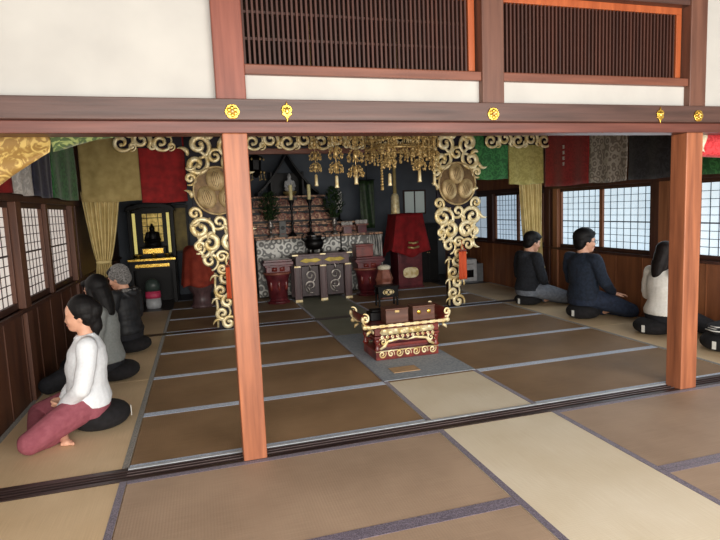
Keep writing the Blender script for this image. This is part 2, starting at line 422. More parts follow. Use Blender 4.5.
# ------------------------------------------------------------------ front frame: posts, lintel, transoms, plaster
def post(x0, x1, y0, y1, z0, z1, mat, name='post'):
    return struct(MB().box(x0, x1, y0, y1, z0, z1).build(name, mat, bevel=.006))
post(.145, .277, 0, .135, -.05, 1.826, 'post')
post(3.251, 3.393, 0, .135, -.05, 1.826, 'post')
post(.127, .284, -.012, .135, 1.997, ZC, 'post_red')
post(1.684, 1.831, -.012, .135, 1.997, ZC, 'post_dark')
post(3.251, 3.391, -.012, .135, 1.997, ZC, 'post_dark')
trim(MB().box(FX0, FX1, 0, .14, 1.826, 1.888), 'kamoi')
trim(MB().box(FX0, FX1, -.04, .14, 1.888, 1.997), 'beam')
# plaster fields above the lintel
for i, (a, b, z1) in enumerate(((FX0, .127, ZC), (3.391, FX1, ZC))):
    struct(MB().box(a, b, .035, .10, 1.997, z1).build('wall_front_%s' % ('left', 'right')[i], 'plaster'))
struct(MB().box(FX0, XW, .035, .10, -.05, 1.826).build('wall_front_side', 'wainscot'))
struct(MB().box(XE, FX1, .035, .10, -.05, 1.826).build('wall_front_side_east', 'wainscot'))
for i, (a, b) in enumerate(((.284, 1.684), (1.831, 3.251))):
    struct(MB().box(a, b, .035, .10, 1.997, 2.135).build('wall_front_strip_%s' % ('west', 'east')[i], 'plaster'))
    trim(MB().box(a, b, .0, .13, 2.135, 2.185), 'rail')
    struct(MB().box(a, b, .0, .13, 2.66, ZC).build('wall_front_top_%s' % ('west', 'east')[i], 'beam'))
    t = thing('transom_lattice', ('slatted wooden transom above the lintel next to the big blank plaster field',
              'slatted wooden transom above the lintel beyond the middle upper post')[i], 'transom', ((a+b)/2, .075, 2.185), 0,
              'slatted transoms above the lintel')
    w = b-a; xa, xb = -w/2+.0, w/2-.0
    MB().box(xb-.055, xb-.012, -.02, .02, .016, .43).build('frame_stile', 'orange_wood', t, bevel=.003)
    MB().box(xa, xb-.012, -.02, .02, 0, .016).build('bottom_rail', 'rail', t, bevel=.003)
    MB().box(xa, xb-.012, -.02, .02, .43, .475).build('top_rail', 'orange_wood', t, bevel=.003)
    sl = MB(); ns = 50
    for k in range(ns):
        x = xa+.012+(w-.08)*k/(ns-1)
        sl.box(x-.0055, x+.0055, -.012, .012, .014, .435)
    for z in (.15, .29): sl.box(xa, xb-.05, .012, .02, z, z+.014)
    sl.build('slats', 'slat', t)
# front threshold
sm = MB().box(FX0, FX1, 0, .155, -.05, -.006)
for y0, y1 in ((0, .028), (.052, .060), (.085, .093), (.115, .155)): sm.box(FX0, FX1, y0, y1, -.006, .004)
trim(sm, 'sill', .0)
trim(MB().box(XL, 3.251, .128, .152, .004, .008), 'white_strip', 0)
for y in (.052, .085): trim(MB().box(XL, 3.251, y, y+.007, .004, .0055), 'sill_ridge', 0)
# inner threshold
sm = MB().box(XW, XE, YS0, YS1, -.05, .002)
trim(sm, 'sill', .003)
# inner pillars and beam
for x0, x1 in ((.15, .28), (3.255, 3.385)):
    post(x0, x1, 3.80, 3.92, -.05, 2.42, 'wallpost_dark')
trim(MB().box(XW, XE, 3.82, 3.92, 2.42, 2.60), 'wallpost_dark')
struct(MB().box(XW, XE, 3.84, 3.90, 2.60, ZC).build('wall_inner', 'ceiling'))
trim(MB().box(.30, 3.2, 4.02, 4.10, 2.13, 2.20), 'rail')

# ------------------------------------------------------------------ tatami
def mat(x0, x1, y0, y1, m, heri, axis, label, group):
    g = .0015
    x0 += g; x1 -= g; y0 += g; y1 -= g
    cx, cy = (x0+x1)/2, (y0+y1)/2; w, d = (x1-x0)/2, (y1-y0)/2
    o = MB().box(-w, w, -d, d, -.05, 0).build('tatami_mat', m, bevel=.003, loc=(cx, cy, 0))
    tag(o, label, 'tatami mat', group)
    h = .036
    for s in (-1, 1):
        b = MB()
        if axis == 'x':
            a, c = sorted((s*(d-h), s*d)); b.box(-w, w, a, c, .0003, .002)
        else:
            a, c = sorted((s*(w-h), s*w)); b.box(a, c, -d, d, .0003, .002)
        b.build('edge_band', heri, o)
    return o
ORD = ['first', 'second', 'third', 'fourth']
GI, GR, GF = 'tatami of the inner room', 'tatami behind the inner threshold', 'tatami of the front hall'
for k in range(4):
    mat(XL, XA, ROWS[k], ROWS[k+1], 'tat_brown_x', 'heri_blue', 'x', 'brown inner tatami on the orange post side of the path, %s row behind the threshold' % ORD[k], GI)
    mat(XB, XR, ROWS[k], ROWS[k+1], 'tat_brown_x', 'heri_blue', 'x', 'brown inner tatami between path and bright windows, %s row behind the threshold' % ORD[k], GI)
for k, nm in ((0, 'front'), (2, 'rear')):
    mat(XW, XL, ROWS[k], ROWS[k+2], 'tat_beige_y', 'heri_grey', 'y', 'long beige tatami mat along the dim window wall, %s' % ('under the woman in maroon trousers' if k == 0 else 'under the black jacket sitter'), GI)
    mat(XR, XE, ROWS[k], ROWS[k+2], 'tat_beige_y', 'heri_grey', 'y', 'long beige tatami mat along the bright window wall, %s' % ('under the sitter in the cream top' if k == 0 else 'under the navy and black clad sitters'), GI)
mat(XA, XB, ROWS[0], ROWS[1], 'tat_path_y', 'heri_purple', 'y', 'pale half tatami mat between threshold and grey carpet', GI)
mat(XA, XB, ROWS[1], ROWS[3], 'tat_brown_x', 'heri_purple', 'y', 'path tatami mat lying under the grey carpet', GI)
mat(XA, XB, ROWS[3], ROWS[4], 'tat_green_y', 'heri_purple', 'y', 'greyish half tatami mat between carpet and inner threshold', GI)
for k in range(3):
    mat(XL, XA, REAR[k], REAR[k+1], 'tat_brown_x', 'heri_blue', 'x', 'dim brown tatami near the drum stand, %s row past the inner threshold' % ORD[k], GR)
    mat(XB, XR, REAR[k], REAR[k+1], 'tat_brown_x', 'heri_blue', 'x', 'dim brown tatami towards the white heater, %s row past the inner threshold' % ORD[k], GR)
mat(XW, XL, REAR[0], REAR[2], 'tat_beige_y', 'heri_grey', 'y', 'long dim tatami mat before the small black altar cabinet', GR)
mat(XR, XE, REAR[0], REAR[2], 'tat_beige_y', 'heri_grey', 'y', 'long dim tatami mat in front of the white heater', GR)
mat(XA, XB, REAR[0], REAR[2], 'tat_green_y', 'heri_purple', 'y', 'greyish path tatami mat leading to the altar table', GR)
mat(-1.36, -.47, -1.78, 0, 'tat_beige_y', 'heri_purple', 'y', 'beige front hall tatami mat at the picture corner below the woman', GF)
for k, nm in ((0, 'touching the threshold'), (1, 'one row nearer the camera')):
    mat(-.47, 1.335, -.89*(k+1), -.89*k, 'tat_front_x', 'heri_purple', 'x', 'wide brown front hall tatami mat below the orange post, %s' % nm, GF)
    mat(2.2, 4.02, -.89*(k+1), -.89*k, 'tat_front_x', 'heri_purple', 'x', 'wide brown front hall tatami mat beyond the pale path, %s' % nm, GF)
mat(1.335, 2.2, -1.78, 0, 'tat_path_y', 'heri_purple', 'y', 'long pale tatami mat of the front hall path', GF)
struct(MB().box(FX0, FX1, FY, -1.782, -.05, -.002).build('floor_hall', 'tat_front_x'))
struct(MB().box(FX0, -1.362, -1.78, 0, -.05, -.002).build('floor_hall_west', 'tat_front_x'))
struct(MB().box(4.022, FX1, -1.78, 0, -.05, -.002).build('floor_hall_east', 'tat_front_x'))
struct(MB().box(XW, XE, REAR[3], YB, -.05, -.004).build('floor_rear', 'sill'))
struct(MB().box(XW, XL, REAR[2], REAR[3], -.05, -.004).build('floor_rear_west', 'sill'))
struct(MB().box(XA, XB, REAR[2], REAR[3], -.05, -.004).build('floor_rear_mid', 'sill'))
struct(MB().box(XR, XE, REAR[2], REAR[3], -.05, -.004).build('floor_rear_east', 'sill'))
tag(MB().box(XA+.01, XB-.01, 1.03, 2.76, .0025, .008).build('carpet', 'carpet', bevel=.002), 'blue grey carpet runner under the carved offering table', 'carpet')
tag(MB().box(-.12, .12, -.075, .075, 0, .006).build('floor_board', 'tan_board', bevel=.002, loc=(1.60, 1.265, .0085)), 'small tan board lying on the grey carpet before the carved table', 'board')

# ------------------------------------------------------------------ gilt nail covers on the lintel
def nail_round(x, label):
    t = thing('nail_cover', label, 'nail cover', (x, -.04, 1.93), 0, 'gilt nail covers on the lintel')
    m = MB()
    poly = []
    for j in range(36):
        a = 2*PI*j/36; r = .036*(1+.09*abs(math.cos(3*a))); poly.append((r*math.cos(a), r*math.sin(a)))
    m.prism(poly, -.008, 0); m.build('plate', 'brass', t, bevel=.003)
    p = MB()
    for j in range(6):
        a = PI/6+2*PI*j/6; p.ball((.019*math.cos(a), -.009, .019*math.sin(a)), (.011, .005, .011), 10, 6)
    p.build('petals', 'brass', t, True)
    MB().ball((0, -.013, 0), (.009, .007, .009), 12, 7).build('boss', 'old_gold', t, True)
def nail_bud(x, label):
    t = thing('nail_cover', label, 'nail cover', (x, -.04, 1.932), 0, 'gilt nail covers on the lintel')
    m = MB(); poly = [(0,.056),(.006,.036),(.022,.030),(.030,.012),(.024,-.004),(.030,-.014),(.014,-.026),(.006,-.036),(0,-.056)]
    poly = poly + [(-x_, z_) for x_, z_ in reversed(poly[1:-1])]
    m.prism(poly, -.009, 0); m.build('plate', 'brass', t, bevel=.003)
    p = MB().ball((0, -.01, .004), (.012, .008, .02), 10, 7).ball((-.015, -.008, .01), (.007, .005, .012), 8, 6).ball((.015, -.008, .01), (.007, .005, .012), 8, 6)
    p.build('lotus_bud', 'brass', t, True)
nail_round(.203, 'round six petal gilt nail cover above the orange post')
nail_round(1.735, 'round six petal gilt nail cover below the middle upper post')
nail_round(3.297, 'round six petal gilt nail cover above the far post')
nail_bud(.49, 'lotus bud gilt nail cover just beyond the orange post')
nail_bud(2.975, 'lotus bud gilt nail cover just before the far post')

# ------------------------------------------------------------------ carved gilt scrollwork
def spiral(mb, cx, cz, r, a0, turn=1, y=0., w=.016, turns=1.35, tail=None):
    """tapering scroll in the x,z plane ending in a round bud"""
    pts = []; rs = []; N = 22; turns = 1.02
    for i in range(-7, N+1):
        t = i/N; a = a0+turn*2*PI*turns*t; q = r*(1-.72*t) if t > 0 else r*(1-1.5*t)
        pts.append((cx+q*math.cos(a), y-.010*max(t, 0), cz+q*math.sin(a))); rs.append(w*(.35+.75*math.sin(PI*(.06+.84*(i+7)/(N+7)))))
    if tail:
        pts = [(tail[0], y, tail[1])]+pts; rs = [w*.35]+rs
    mb.tube(pts, rs, 8, .38, up=(0, 1, 0))
    e = pts[-1]; mb.ball(e, (r*.19+w*.3, w*.6, r*.19+w*.3), 10, 6)
def leafcurl(mb, x, z, a, l, y=0., w=.014):
    pts = []; rs = []
    for i in range(9):
        t = i/8; b = a+t*1.5; pts.append((x+l*t*math.cos(b), y-.006*math.sin(PI*t), z+l*t*math.sin(b))); rs.append(w*math.sin(PI*(.12+.86*t))+.002)
    mb.tube(pts, rs, 8, .7, up=(0, 1, 0))
def gilt_panel(cx, label):
    """shield shaped openwork panel hanging on a pillar, with a three oval medallion and a narrow foot running to the floor"""
    t = thing('pillar_carving', label, 'carving', (cx, 3.64, 0), 0, 'gilt scroll panels on the inner pillars')
    out = [(-.28,2.32),(-.31,2.1),(-.33,1.9),(-.31,1.55),(-.32,1.25),(-.28,.98),(-.20,.80),(-.1,.70),(0,.67)]
    poly = out+[(-x, z) for x, z in reversed(out[:-1])]
    inner = [(x*.93, 1.5+(z-1.5)*.965) for x, z in poly]
    MB().prism(inner, -.005, .03).box(-.06, .06, .03, .15, .80, .86).box(-.06, .06, .03, .15, 1.9, 1.96).build('backboard', 'purple_lacquer', t, bevel=.004)
    s = MB(); s_lo = MB(); q = -.02
    L = [(-.17,2.20,.095,.4,1),(.17,2.20,.095,PI-.4,-1),(-.21,1.98,.10,-.6,-1),(.21,1.98,.10,PI+.6,1),
         (0,2.07,.07,PI/2,1),(-.29,1.82,.05,0,1),(.29,1.82,.05,PI,-1),
         (-.27,1.42,.06,.3,1),(.27,1.42,.06,PI-.3,-1),
         (-.215,1.24,.105,1.2,1),(.215,1.24,.105,PI-1.2,-1),(0,1.31,.075,-PI/2,1),
         (-.12,1.06,.10,2.2,-1),(.12,1.06,.10,PI-2.2,1),(-.245,1.03,.055,0,1),(.245,1.03,.055,PI,-1),
         (-.14,.86,.075,.6,1),(.14,.86,.075,PI-.6,-1),(0,.90,.055,PI/2,1),(0,.755,.05,-PI/2,-1)]
    for x, z, r, a, d in L: spiral(s if z > 1.7 else s_lo, x, z, r*1.08, a, d, q, .033 if r > .08 else .022)
    for sg in (-1, 1):
        for (x, z, a, l) in ((.31,2.08,2.2,.12),(.33,1.95,-2.0,.12),(.30,1.60,2.4,.10),(.33,1.30,-2.2,.12),(.26,1.13,2.6,.1),(.07,1.18,.6,.1),(.06,.98,.3,.1),(.23,.92,-2.4,.12),(.1,2.3,-2,.1)):
            leafcurl(s if z > 1.7 else s_lo, sg*x, z, a if sg > 0 else PI-a, l*1.1, q, .024)
    # rim following the outline
    rim = [(x*.97, q+.01, 1.5+(z-1.5)*.985) for x, z in poly[1:-1]]
    s.build('scrollwork', 'pale_gold', t, True); s_lo.build('scrollwork', 'pale_gold', t, True)
    m = MB()
    ring = [(.265*math.cos(2*PI*k/40), -.022, 1.675+.275*math.sin(2*PI*k/40)) for k in range(41)]
    m.tube(ring, .013, 8); m.build('medallion_ring', 'leaf_gold', t, True)
    MB().prism([(.255*math.cos(2*PI*k/32), 1.675+.265*math.sin(2*PI*k/32)) for k in range(32)], -.02, -.006).build('medallion_ground', 'bronze', t)
    for k, (x, z, a) in enumerate(((-.01, 1.805, .15), (-.12, 1.60, .30), (.12, 1.605, -.30))):
        rot = Matrix.Rotation(-a, 3, 'Y')
        b = MB().ball((0,0,0), (.110, .035, .135), 18, 12, rot)
        b.move((x, -.02, z)).build('medallion_leaf', 'leaf_gold', t, True)
        vn = MB()
        for u in (-.05, -.025, 0, .025, .05):
            pts = []
            for i in range(9):
                zz = (-.095+.19*i/8)*(1-abs(u)*5); e = 1-(u/.110)**2-(zz/.135)**2
                pts.append(rot @ V((u*(1-.3*abs(i-4)/4), -.035*math.sqrt(max(e, .02))-.001, zz)))
            vn.tube(pts, .0035, 6)
        vn.move((x, -.021, z)).build('leaf_vein', 'bronze', t, True)
    # narrow foot
    MB().box(-.095, .095, .115, .15, .0, .74).build('foot_board', 'purple_lacquer', t, bevel=.004)
    f = MB()
    for i, z in enumerate((.62, .48, .34, .20, .08)):
        sg = -1 if i % 2 else 1
        spiral(f, sg*.035, z, .07, PI/2*sg, sg, q, .025)
        leafcurl(f, -sg*.05, z+.03, PI/2+sg*.5, .11, q, .014)
    f.tube([(-.095, -.012, .03), (-.085, -.012, .3), (-.10, -.012, .5), (-.085, -.012, .70)], [.014, .018, .013, .016], 8)
    f.move((0, .115, 0)).build('foot_scrollwork', 'pale_gold', t, True)
    return t
gilt_panel(.225, 'gilt scroll panel with three leaf medallion half behind the orange post')
gilt_panel(3.31, 'gilt scroll panel with three leaf medallion in full view beside the red draped cabinet')
# valance of scrolls along the inner beam
for a, b, lab in ((-.86, -.13, 'short gilt scroll valance over the tan and red curtain'), (.60, 3.06, 'long gilt scroll valance over the altar between the carved panels'), (3.80, 4.86, 'gilt scroll valance over the green curtain panel')):
    t = thing('carved_valance', lab, 'carving', ((a+b)/2, 3.735, 2.165), 0, 'gilt scroll valances under the inner beam')
    w = b-a
    MB().box(-w/2, w/2, .0, .03, 0.02, .20).build('backboard', 'purple_lacquer', t)
    s = MB(); k = 0; x = -w/2+.08
    while x < w/2-.06:
        sg = 1 if k % 2 else -1
        spiral(s, x, .09+.015*sg, .085, PI/2*sg, sg, -.012, .021)
        leafcurl(s, x+.06, .03 if sg > 0 else .15, .3*sg, .16, -.012, .026)
        spiral(s, x+.11, .035, .036, 0, -sg, -.012, .014)
        x += .21; k += 1
    s.build('scrollwork', 'pale_gold', t, True)
# ------------------------------------------------------------------ cloth
def cloth(pts_fn, nu, nv, th=.004):
    """sheet from a function of (u,v) in 0..1, given thickness"""
    g = [[V(pts_fn(i/nu, j/nv)) for j in range(nv+1)] for i in range(nu+1)]
    vs = []; fs = []
    def nrm(i, j):
        a = g[min(i+1, nu)][j]-g[max(i-1, 0)][j]; b = g[i][min(j+1, nv)]-g[i][max(j-1, 0)]
        c = a.cross(b); return c.normalized() if c.length > 1e-9 else V((0, 1, 0))
    W = nv+1
    for sgn in (.5, -.5):
        for i in range(nu+1):
            for j in range(W): vs.append(g[i][j]+nrm(i, j)*th*sgn)
    o = (nu+1)*W
    for i in range(nu):
        for j in range(nv):
            a, b, c, d = i*W+j, (i+1)*W+j, (i+1)*W+j+1, i*W+j+1
            fs.append((a, b, c, d)); fs.append((o+d, o+c, o+b, o+a))
    for i in range(nu):
        for j in (0, nv): fs.append((i*W+j, (i+1)*W+j, o+(i+1)*W+j, o+i*W+j))
    for j in range(nv):
        for i in (0, nu): fs.append((i*W+j, i*W+j+1, o+i*W+j+1, o+i*W+j))
    return MB().add(vs, fs)

def hang(p0, p1, z0, z1, amp=.012, waves=2.2, ph=0., sag=.012):
    """panel hanging between ground points p0 and p1"""
    p0 = V((p0[0], p0[1], 0)); p1 = V((p1[0], p1[1], 0)); d = (p1-p0).normalized(); nn = V((-d.y, d.x, 0))
    def fn(u, v):
        q = p0.lerp(p1, u); k = (1-v)
        return q + nn*(amp*(.25+k)*math.sin(waves*2*PI*u+ph)+amp*.4*k*math.sin(5.3*u+7*v+ph)) + V((0, 0, z0+(z1-z0)*v - sag*k*math.sin(PI*u)**2))
    return cloth(fn, 26, 12)

t = thing('striped_curtain', 'curtain of red, white, navy and green strips along the dim window wall', 'curtain', (-1.28, 2.3, 1.6), 0)
for k, (y0, y1, m, nm) in enumerate(((.72, 1.55, 'red_cloth', 'red strip'), (1.55, 2.08, 'white_cloth', 'white strip'), (2.08, 2.66, 'navy_cloth', 'navy strip'), (2.66, 3.74, 'green_cloth', 'green patterned strip'))):
    o = hang((-1.28, y0), (-1.28, y1-.003), 1.615, 2.36, ph=k).move((1.28, -2.3, -1.6)).build('strip', m, t, True); o['label'] = nm
t = thing('striped_curtain', 'plain tan and red curtain before the dark altar cabinet corner', 'curtain', (-.68, 3.825, 1.6), 0)
for k, (x0, x1, m, nm, zb) in enumerate(((-1.25, -.62, 'tan_cloth', 'tan strip', 1.60), (-.62, -.11, 'red_cloth', 'red strip', 1.57))):
    o = hang((x0, 3.825), (x1-.003, 3.825), zb, 2.40, ph=k*2).move((.68, -3.825, -1.6)).build('strip', m, t, True); o['label'] = nm
t = thing('striped_curtain', 'green and yellowish curtain between carved panel and bright window wall', 'curtain', (4.23, 3.825, 1.6), 0)
for k, (x0, x1, m, nm, zb) in enumerate(((3.66, 4.21, 'green_cloth', 'green patterned strip', 1.73), (4.21, 4.77, 'tan_cloth_b', 'yellowish damask strip', 1.65))):
    o = hang((x0, 3.825), (x1-.003, 3.825), zb, 2.40, ph=k*2+1).move((-4.23, -3.825, -1.6)).build('strip', m, t, True); o['label'] = nm
t = thing('striped_curtain', 'curtain of red, grey, black and green strips along the bright window wall', 'curtain', (4.79, 2.1, 1.6), 0)
for k, (y0, y1, m, nm) in enumerate(((2.88, 3.81, 'red_brocade', 'red strip'), (2.23, 2.88, 'grey_cloth', 'grey patterned strip'), (1.52, 2.23, 'black_cloth', 'black strip'), (.45, 1.52, 'green_cloth', 'green patterned strip'))):
    o = hang((4.79, y0), (4.79, y1-.003), 1.60, 2.36, ph=k*1.3).move((-4.79, -2.1, -1.6)).build('strip', m, t, True); o['label'] = nm
    if k == 0:
        e = MB()
        for q in range(4):
            z = .49-q*.075
            for a in range(3): e.box(-.0325, -.026, 1.26-.022, 1.26+.022, z+.016*a, z+.016*a+.006)
            e.box(-.0325, -.026, 1.257, 1.263, z-.004, z+.042)
        e.build('embroidered_marks', 'white_cloth', o)
# swags tied up under the front lintel
def swag(xs, zs, y, ztop, ph):
    def fn(u, v):
        x = xs[0]+(xs[-1]-xs[0])*u; f = u*(len(zs)-1); i = min(int(f), len(zs)-2); zb = zs[i]+(zs[i+1]-zs[i])*(f-i)
        z = zb+(ztop-zb)*v
        return (x, y+.022*math.sin(9*v+5*u+ph)*(1-.4*v)+.03*(1-v)*math.sin(3*u+ph), z)
    return cloth(fn, 24, 10)
t = thing('curtain_swag', 'gold and green brocade swag tied up under the lintel by the dim windows', 'curtain', (-.85, .22, 1.6), 0)
o = swag((-1.32, -.725), (1.36, 1.50, 1.64, 1.76), .22, 1.98, 0).move((.85, -.22, -1.6)).build('strip', 'gold_swag', t, True); o['label'] = 'gold brocade strip'
o = swag((-.723, -.37), (1.765, 1.80, 1.822, 1.835), .22, 1.98, 1).move((.85, -.22, -1.6)).build('strip', 'green_swag', t, True); o['label'] = 'green brocade strip'
t = thing('curtain_swag', 'cream and bright red brocade swag beside the far orange post', 'curtain', (4.1, .22, 1.6), 0)
o = swag((3.50, 3.64), (1.73, 1.72, 1.71), .22, 1.98, 2).move((-4.1, -.22, -1.6)).build('strip', 'cream_cloth', t, True); o['label'] = 'cream strip'
o = swag((3.642, 4.75), (1.685, 1.66, 1.60, 1.45), .22, 1.98, 2).move((-4.1, -.22, -1.6)).build('strip', 'bright_red', t, True); o['label'] = 'bright red strip'
# gathered curtains tied back
def gathered(cx, y, w0, w1, z0, zt, z1, mat, label, lean):
    t = thing('tied_curtain', label, 'curtain', (cx, y, z0), 0)
    def prof(v):   # v 0 bottom..1 top -> half width, centre shift
        z = z0+(z1-z0)*v
        if z < zt: k = (zt-z)/(zt-z0); return w1*(1+.35*k), lean, z
        k = (z-zt)/(z1-zt); k = k**.75
        return w1+(w0-w1)*k, lean*(1-k), z
    def fn(u, v):
        hw, sh, z = prof(v); a = .022*min(1, hw/w0+.35)
        return (sh+(u-.5)*2*hw, a*math.sin(2*PI*8*u)+.012*math.sin(2*PI*3*u+4*v), z-z0)
    cloth(fn, 110, 26).build('cloth', mat, t, True)
    MB().lathe([(w1*1.10, -.016), (w1*1.16, 0), (w1*1.10, .016)], (lean, 0, zt-z0), 20, 1, .045/w1).build('tie_band', mat, t, True)
gathered(-1.07, 3.90, .21, .075, .72, .90, 1.72, 'tan_gather', 'tan gathered curtain tied back in the dim window corner', -.03)
gathered(4.60, 3.90, .19, .13, .42, .52, 1.78, 'tan_gather', 'yellowish gathered curtain tied back by the bright windows', .07)

# ------------------------------------------------------------------ carved offering table in front
t = thing('offering_table', 'red and gold carved offering table with curled ends on the grey carpet', 'table', (1.77, 1.805, .0085), 0)
MB().box(-.31, .31, -.28, .28, .0, .075).build('base', 'red_lacquer', t, bevel=.004)
for y, sy in ((-.282, 1), (.282, -1)):
    b = MB()
    for k in range(7):
        spiral(b, -.25+.083*k, .048, .026, PI/2*(1 if k % 2 else -1), (1 if k % 2 else -1), y, .007)
    b.box(-.31, .31, min(y, y+.006*sy), max(y, y+.006*sy), .068, .078)
    b.build('base_carving', 'pale_gold', t, True)
l = MB()
for x in (-.29, .29):
    for y in (-.26, .26):
        lg = MB(); lg.lathe([(.026, 0), (.032, .012), (.02, .03), (.018, .06), (.03, .085), (.02, .105)], (x, y, .075), 12); lg.build('leg', 'red_lacquer', t, True)
for y in (-.25, .22): MB().box(-.28, .28, y, y+.03, .10, .125).build('stretcher', 'red_lacquer', t, bevel=.006)
MB().box(-.24, .24, -.17, .17, .06, .19).build('core', 'maroon', t)
for y in (-.272, .272):
    br = MB()
    for sg in (-1, 1):
        br.tube([(sg*.27, y, .09), (sg*.22, y-.004, .115), (sg*.19, y, .15), (sg*.08, y, .165), (0, y, .15)], [.010, .014, .012, .010, .004], 8, .7, up=(0, 1, 0))
        spiral(br, sg*.235, .15, .03, PI/2, sg, y, .008)
    br.build('bracket_carving', 'pale_gold', t, True)
MB().box(-.32, .32, -.285, .285, .178, .198).build('lower_tier', 'red_lacquer', t, bevel=.004)
fr = MB().box(-.315, .315, -.28, .28, .205, .262); fr.build('frieze', 'red_lacquer', t, bevel=.003)
for y in (-.288, .288):
    fc = MB()
    fc.prism([(-.25, .208), (.25, .208), (.27, .232), (.25, .258), (-.25, .258), (-.27, .232)], y-.006, y+.006)
    for k in range(9):
        fc.ball((-.22+.055*k, y-.007 if y < 0 else y+.007, .233+.008*(-1)**k), (.024, .008, .017), 10, 6)
    for k in range(11): spiral(fc, -.25+.05*k, .190, .013, 0, 1, y-.002 if y < 0 else y+.002, .0045)
    fc.build('frieze_carving', 'pale_gold', t, True)
for x in (-.323, .323):
    fc = MB()
    for k in range(6): fc.ball((x, -.22+.088*k, .233), (.008, .05, .018), 10, 6)
    fc.build('frieze_carving', 'pale_gold', t, True)
MB().box(-.35, .35, -.30, .30, .268, .288).build('table_top', 'red_lacquer', t, bevel=.004)
for y in (-.312, .298):
    rim = MB().box(-.345, .345, y+.003, y+.011, .276, .294)
    for k in range(9):
        x = -.33+.0825*k; rim.box(x-.026, x+.026, y, y+.014, .272, .298)
    rim.build('rim_band', 'pale_gold', t, bevel=.003)
for sg in (-1, 1):
    e = MB()
    def fn(u, v):
        a = u*1.9
        return (sg*(.34+.075*math.sin(a)), -.285+.57*v, .283+.085*(1-math.cos(a))*.75+.012*u)
    e.merge(cloth(fn, 12, 6, .014)); e.build('curled_end', 'red_lacquer', t, True)
    for y in (-.285, .285):
        c = MB()
        pts = [(sg*(.34+.085*math.sin(u*1.9/10)), y, .276+.072*(1-math.cos(u*1.9/10))) for u in range(11)]
        c.tube(pts, [.012+.006*math.sin(i*.9) for i in range(11)], 8)
        spiral(c, sg*.40, .355, .03, 0, sg, y, .010)
        c.ball((sg*.405, y, .285), (.026, .016, .02), 10, 7)
        c.tube([(sg*.355, y, .25), (sg*.385, y, .235), (sg*.395, y, .215)], [.012, .014, .004], 8)
        c.build('end_carving', 'pale_gold', t, True)

# the table is shallower than it is wide and stands a little taller
for ch in t.children:
    ch.data.transform(Matrix.Diagonal((1, .70, 1.12, 1)))

def book_box(x, y, label, dots):
    t = thing('sutra_box', label, 'box', (x, y, .332), 0)
    MB().box(-.11, .11, -.075, .075, 0, .125).build('body', 'brown_box', t, bevel=.004)
    MB().box(-.114, .114, -.079, .079, .125, .14).build('lid', 'brown_box', t, bevel=.004)
    if dots:
        d = MB()
        for sx in (-.05, .05): d.ball((sx, -.076, .08), (.022, .007, .022), 14, 8)
        d.build('gilt_mount', 'brass', t, True)
    else:
        MB().box(-.022, .022, -.079, -.074, .10, .122).build('clasp', 'old_gold', t, bevel=.002)
book_box(1.69, 1.72, 'plain brown wooden box on the carved offering table', False)
book_box(1.965, 1.74, 'brown box with two gilt mounts on the carved offering table', True)
t = thing('incense_box', 'small black lacquer tray box behind the plain brown box', 'box', (1.58, 1.90, .332), 0)
MB().box(-.09, .09, -.07, .07, 0, .08).build('body', 'black_lacquer', t, bevel=.005)
MB().box(-.07, .07, -.055, .055, .08, .10).build('lid', 'black_lacquer', t, bevel=.005)

# ------------------------------------------------------------------ small lectern with rings
t = thing('reading_desk', 'small black lacquer desk with a pale ring emblem by the inner threshold', 'desk', (2.50, 4.30, 0), 0)
MB().box(-.16, .16, -.11, .11, .275, .295).build('desk_top', 'black_lacquer', t, bevel=.004)
MB().box(-.15, .15, -.085, -.065, .13, .275).box(-.15, .15, .065, .085, .16, .275).build('apron', 'black_lacquer', t, bevel=.003)
e = MB()
e.prism([(.085*math.cos(a*PI/16)*(1 if abs(math.cos(a*PI/16)) < 2 else 1)+0, .205+.042*math.sin(a*PI/16)) for a in range(32)], -.092, -.085)
e.build('emblem_plate', 'pale_gold', t)
e = MB()
for x in (-.034, .034): e.tube([(x+.03*math.cos(2*PI*k/24), -.094, .205+.03*math.sin(2*PI*k/24)) for k in range(25)], .006, 6)
e.ball((0, -.096, .205), (.016, .006, .016), 10, 7)
e.build('emblem_rings', 'black_lacquer', t, True)
for x in (-.135, .135):
    for y in (-.075, .075): MB().box(x-.012, x+.012, y-.012, y+.012, 0, .275).build('leg', 'black_lacquer', t, bevel=.003)
t = thing('bell_stand', 'copper brown tapered stand with a pale cushion beside the black ring emblem desk', 'stand', (2.71, 5.0, 0), 0)
MB().lathe([(.17, 0), (.165, .04), (.14, .06), (.13, .25), (.15, .29), (.135, .31), (.095, .44)], (0, 0, 0), 6).build('body', 'brown_box', t, bevel=.004)
MB().lathe([(.09, .44), (.105, .46), (.10, .49), (.06, .51)], (0, 0, 0), 20).build('cushion', 'cream_cloth', t, True)
M['copper'] = noisy('copper_lacquer', srgb(120, 70, 56), srgb(158, 100, 82), (9, 9, 9), .35)
t.children[0].data.materials[0] = M['copper']

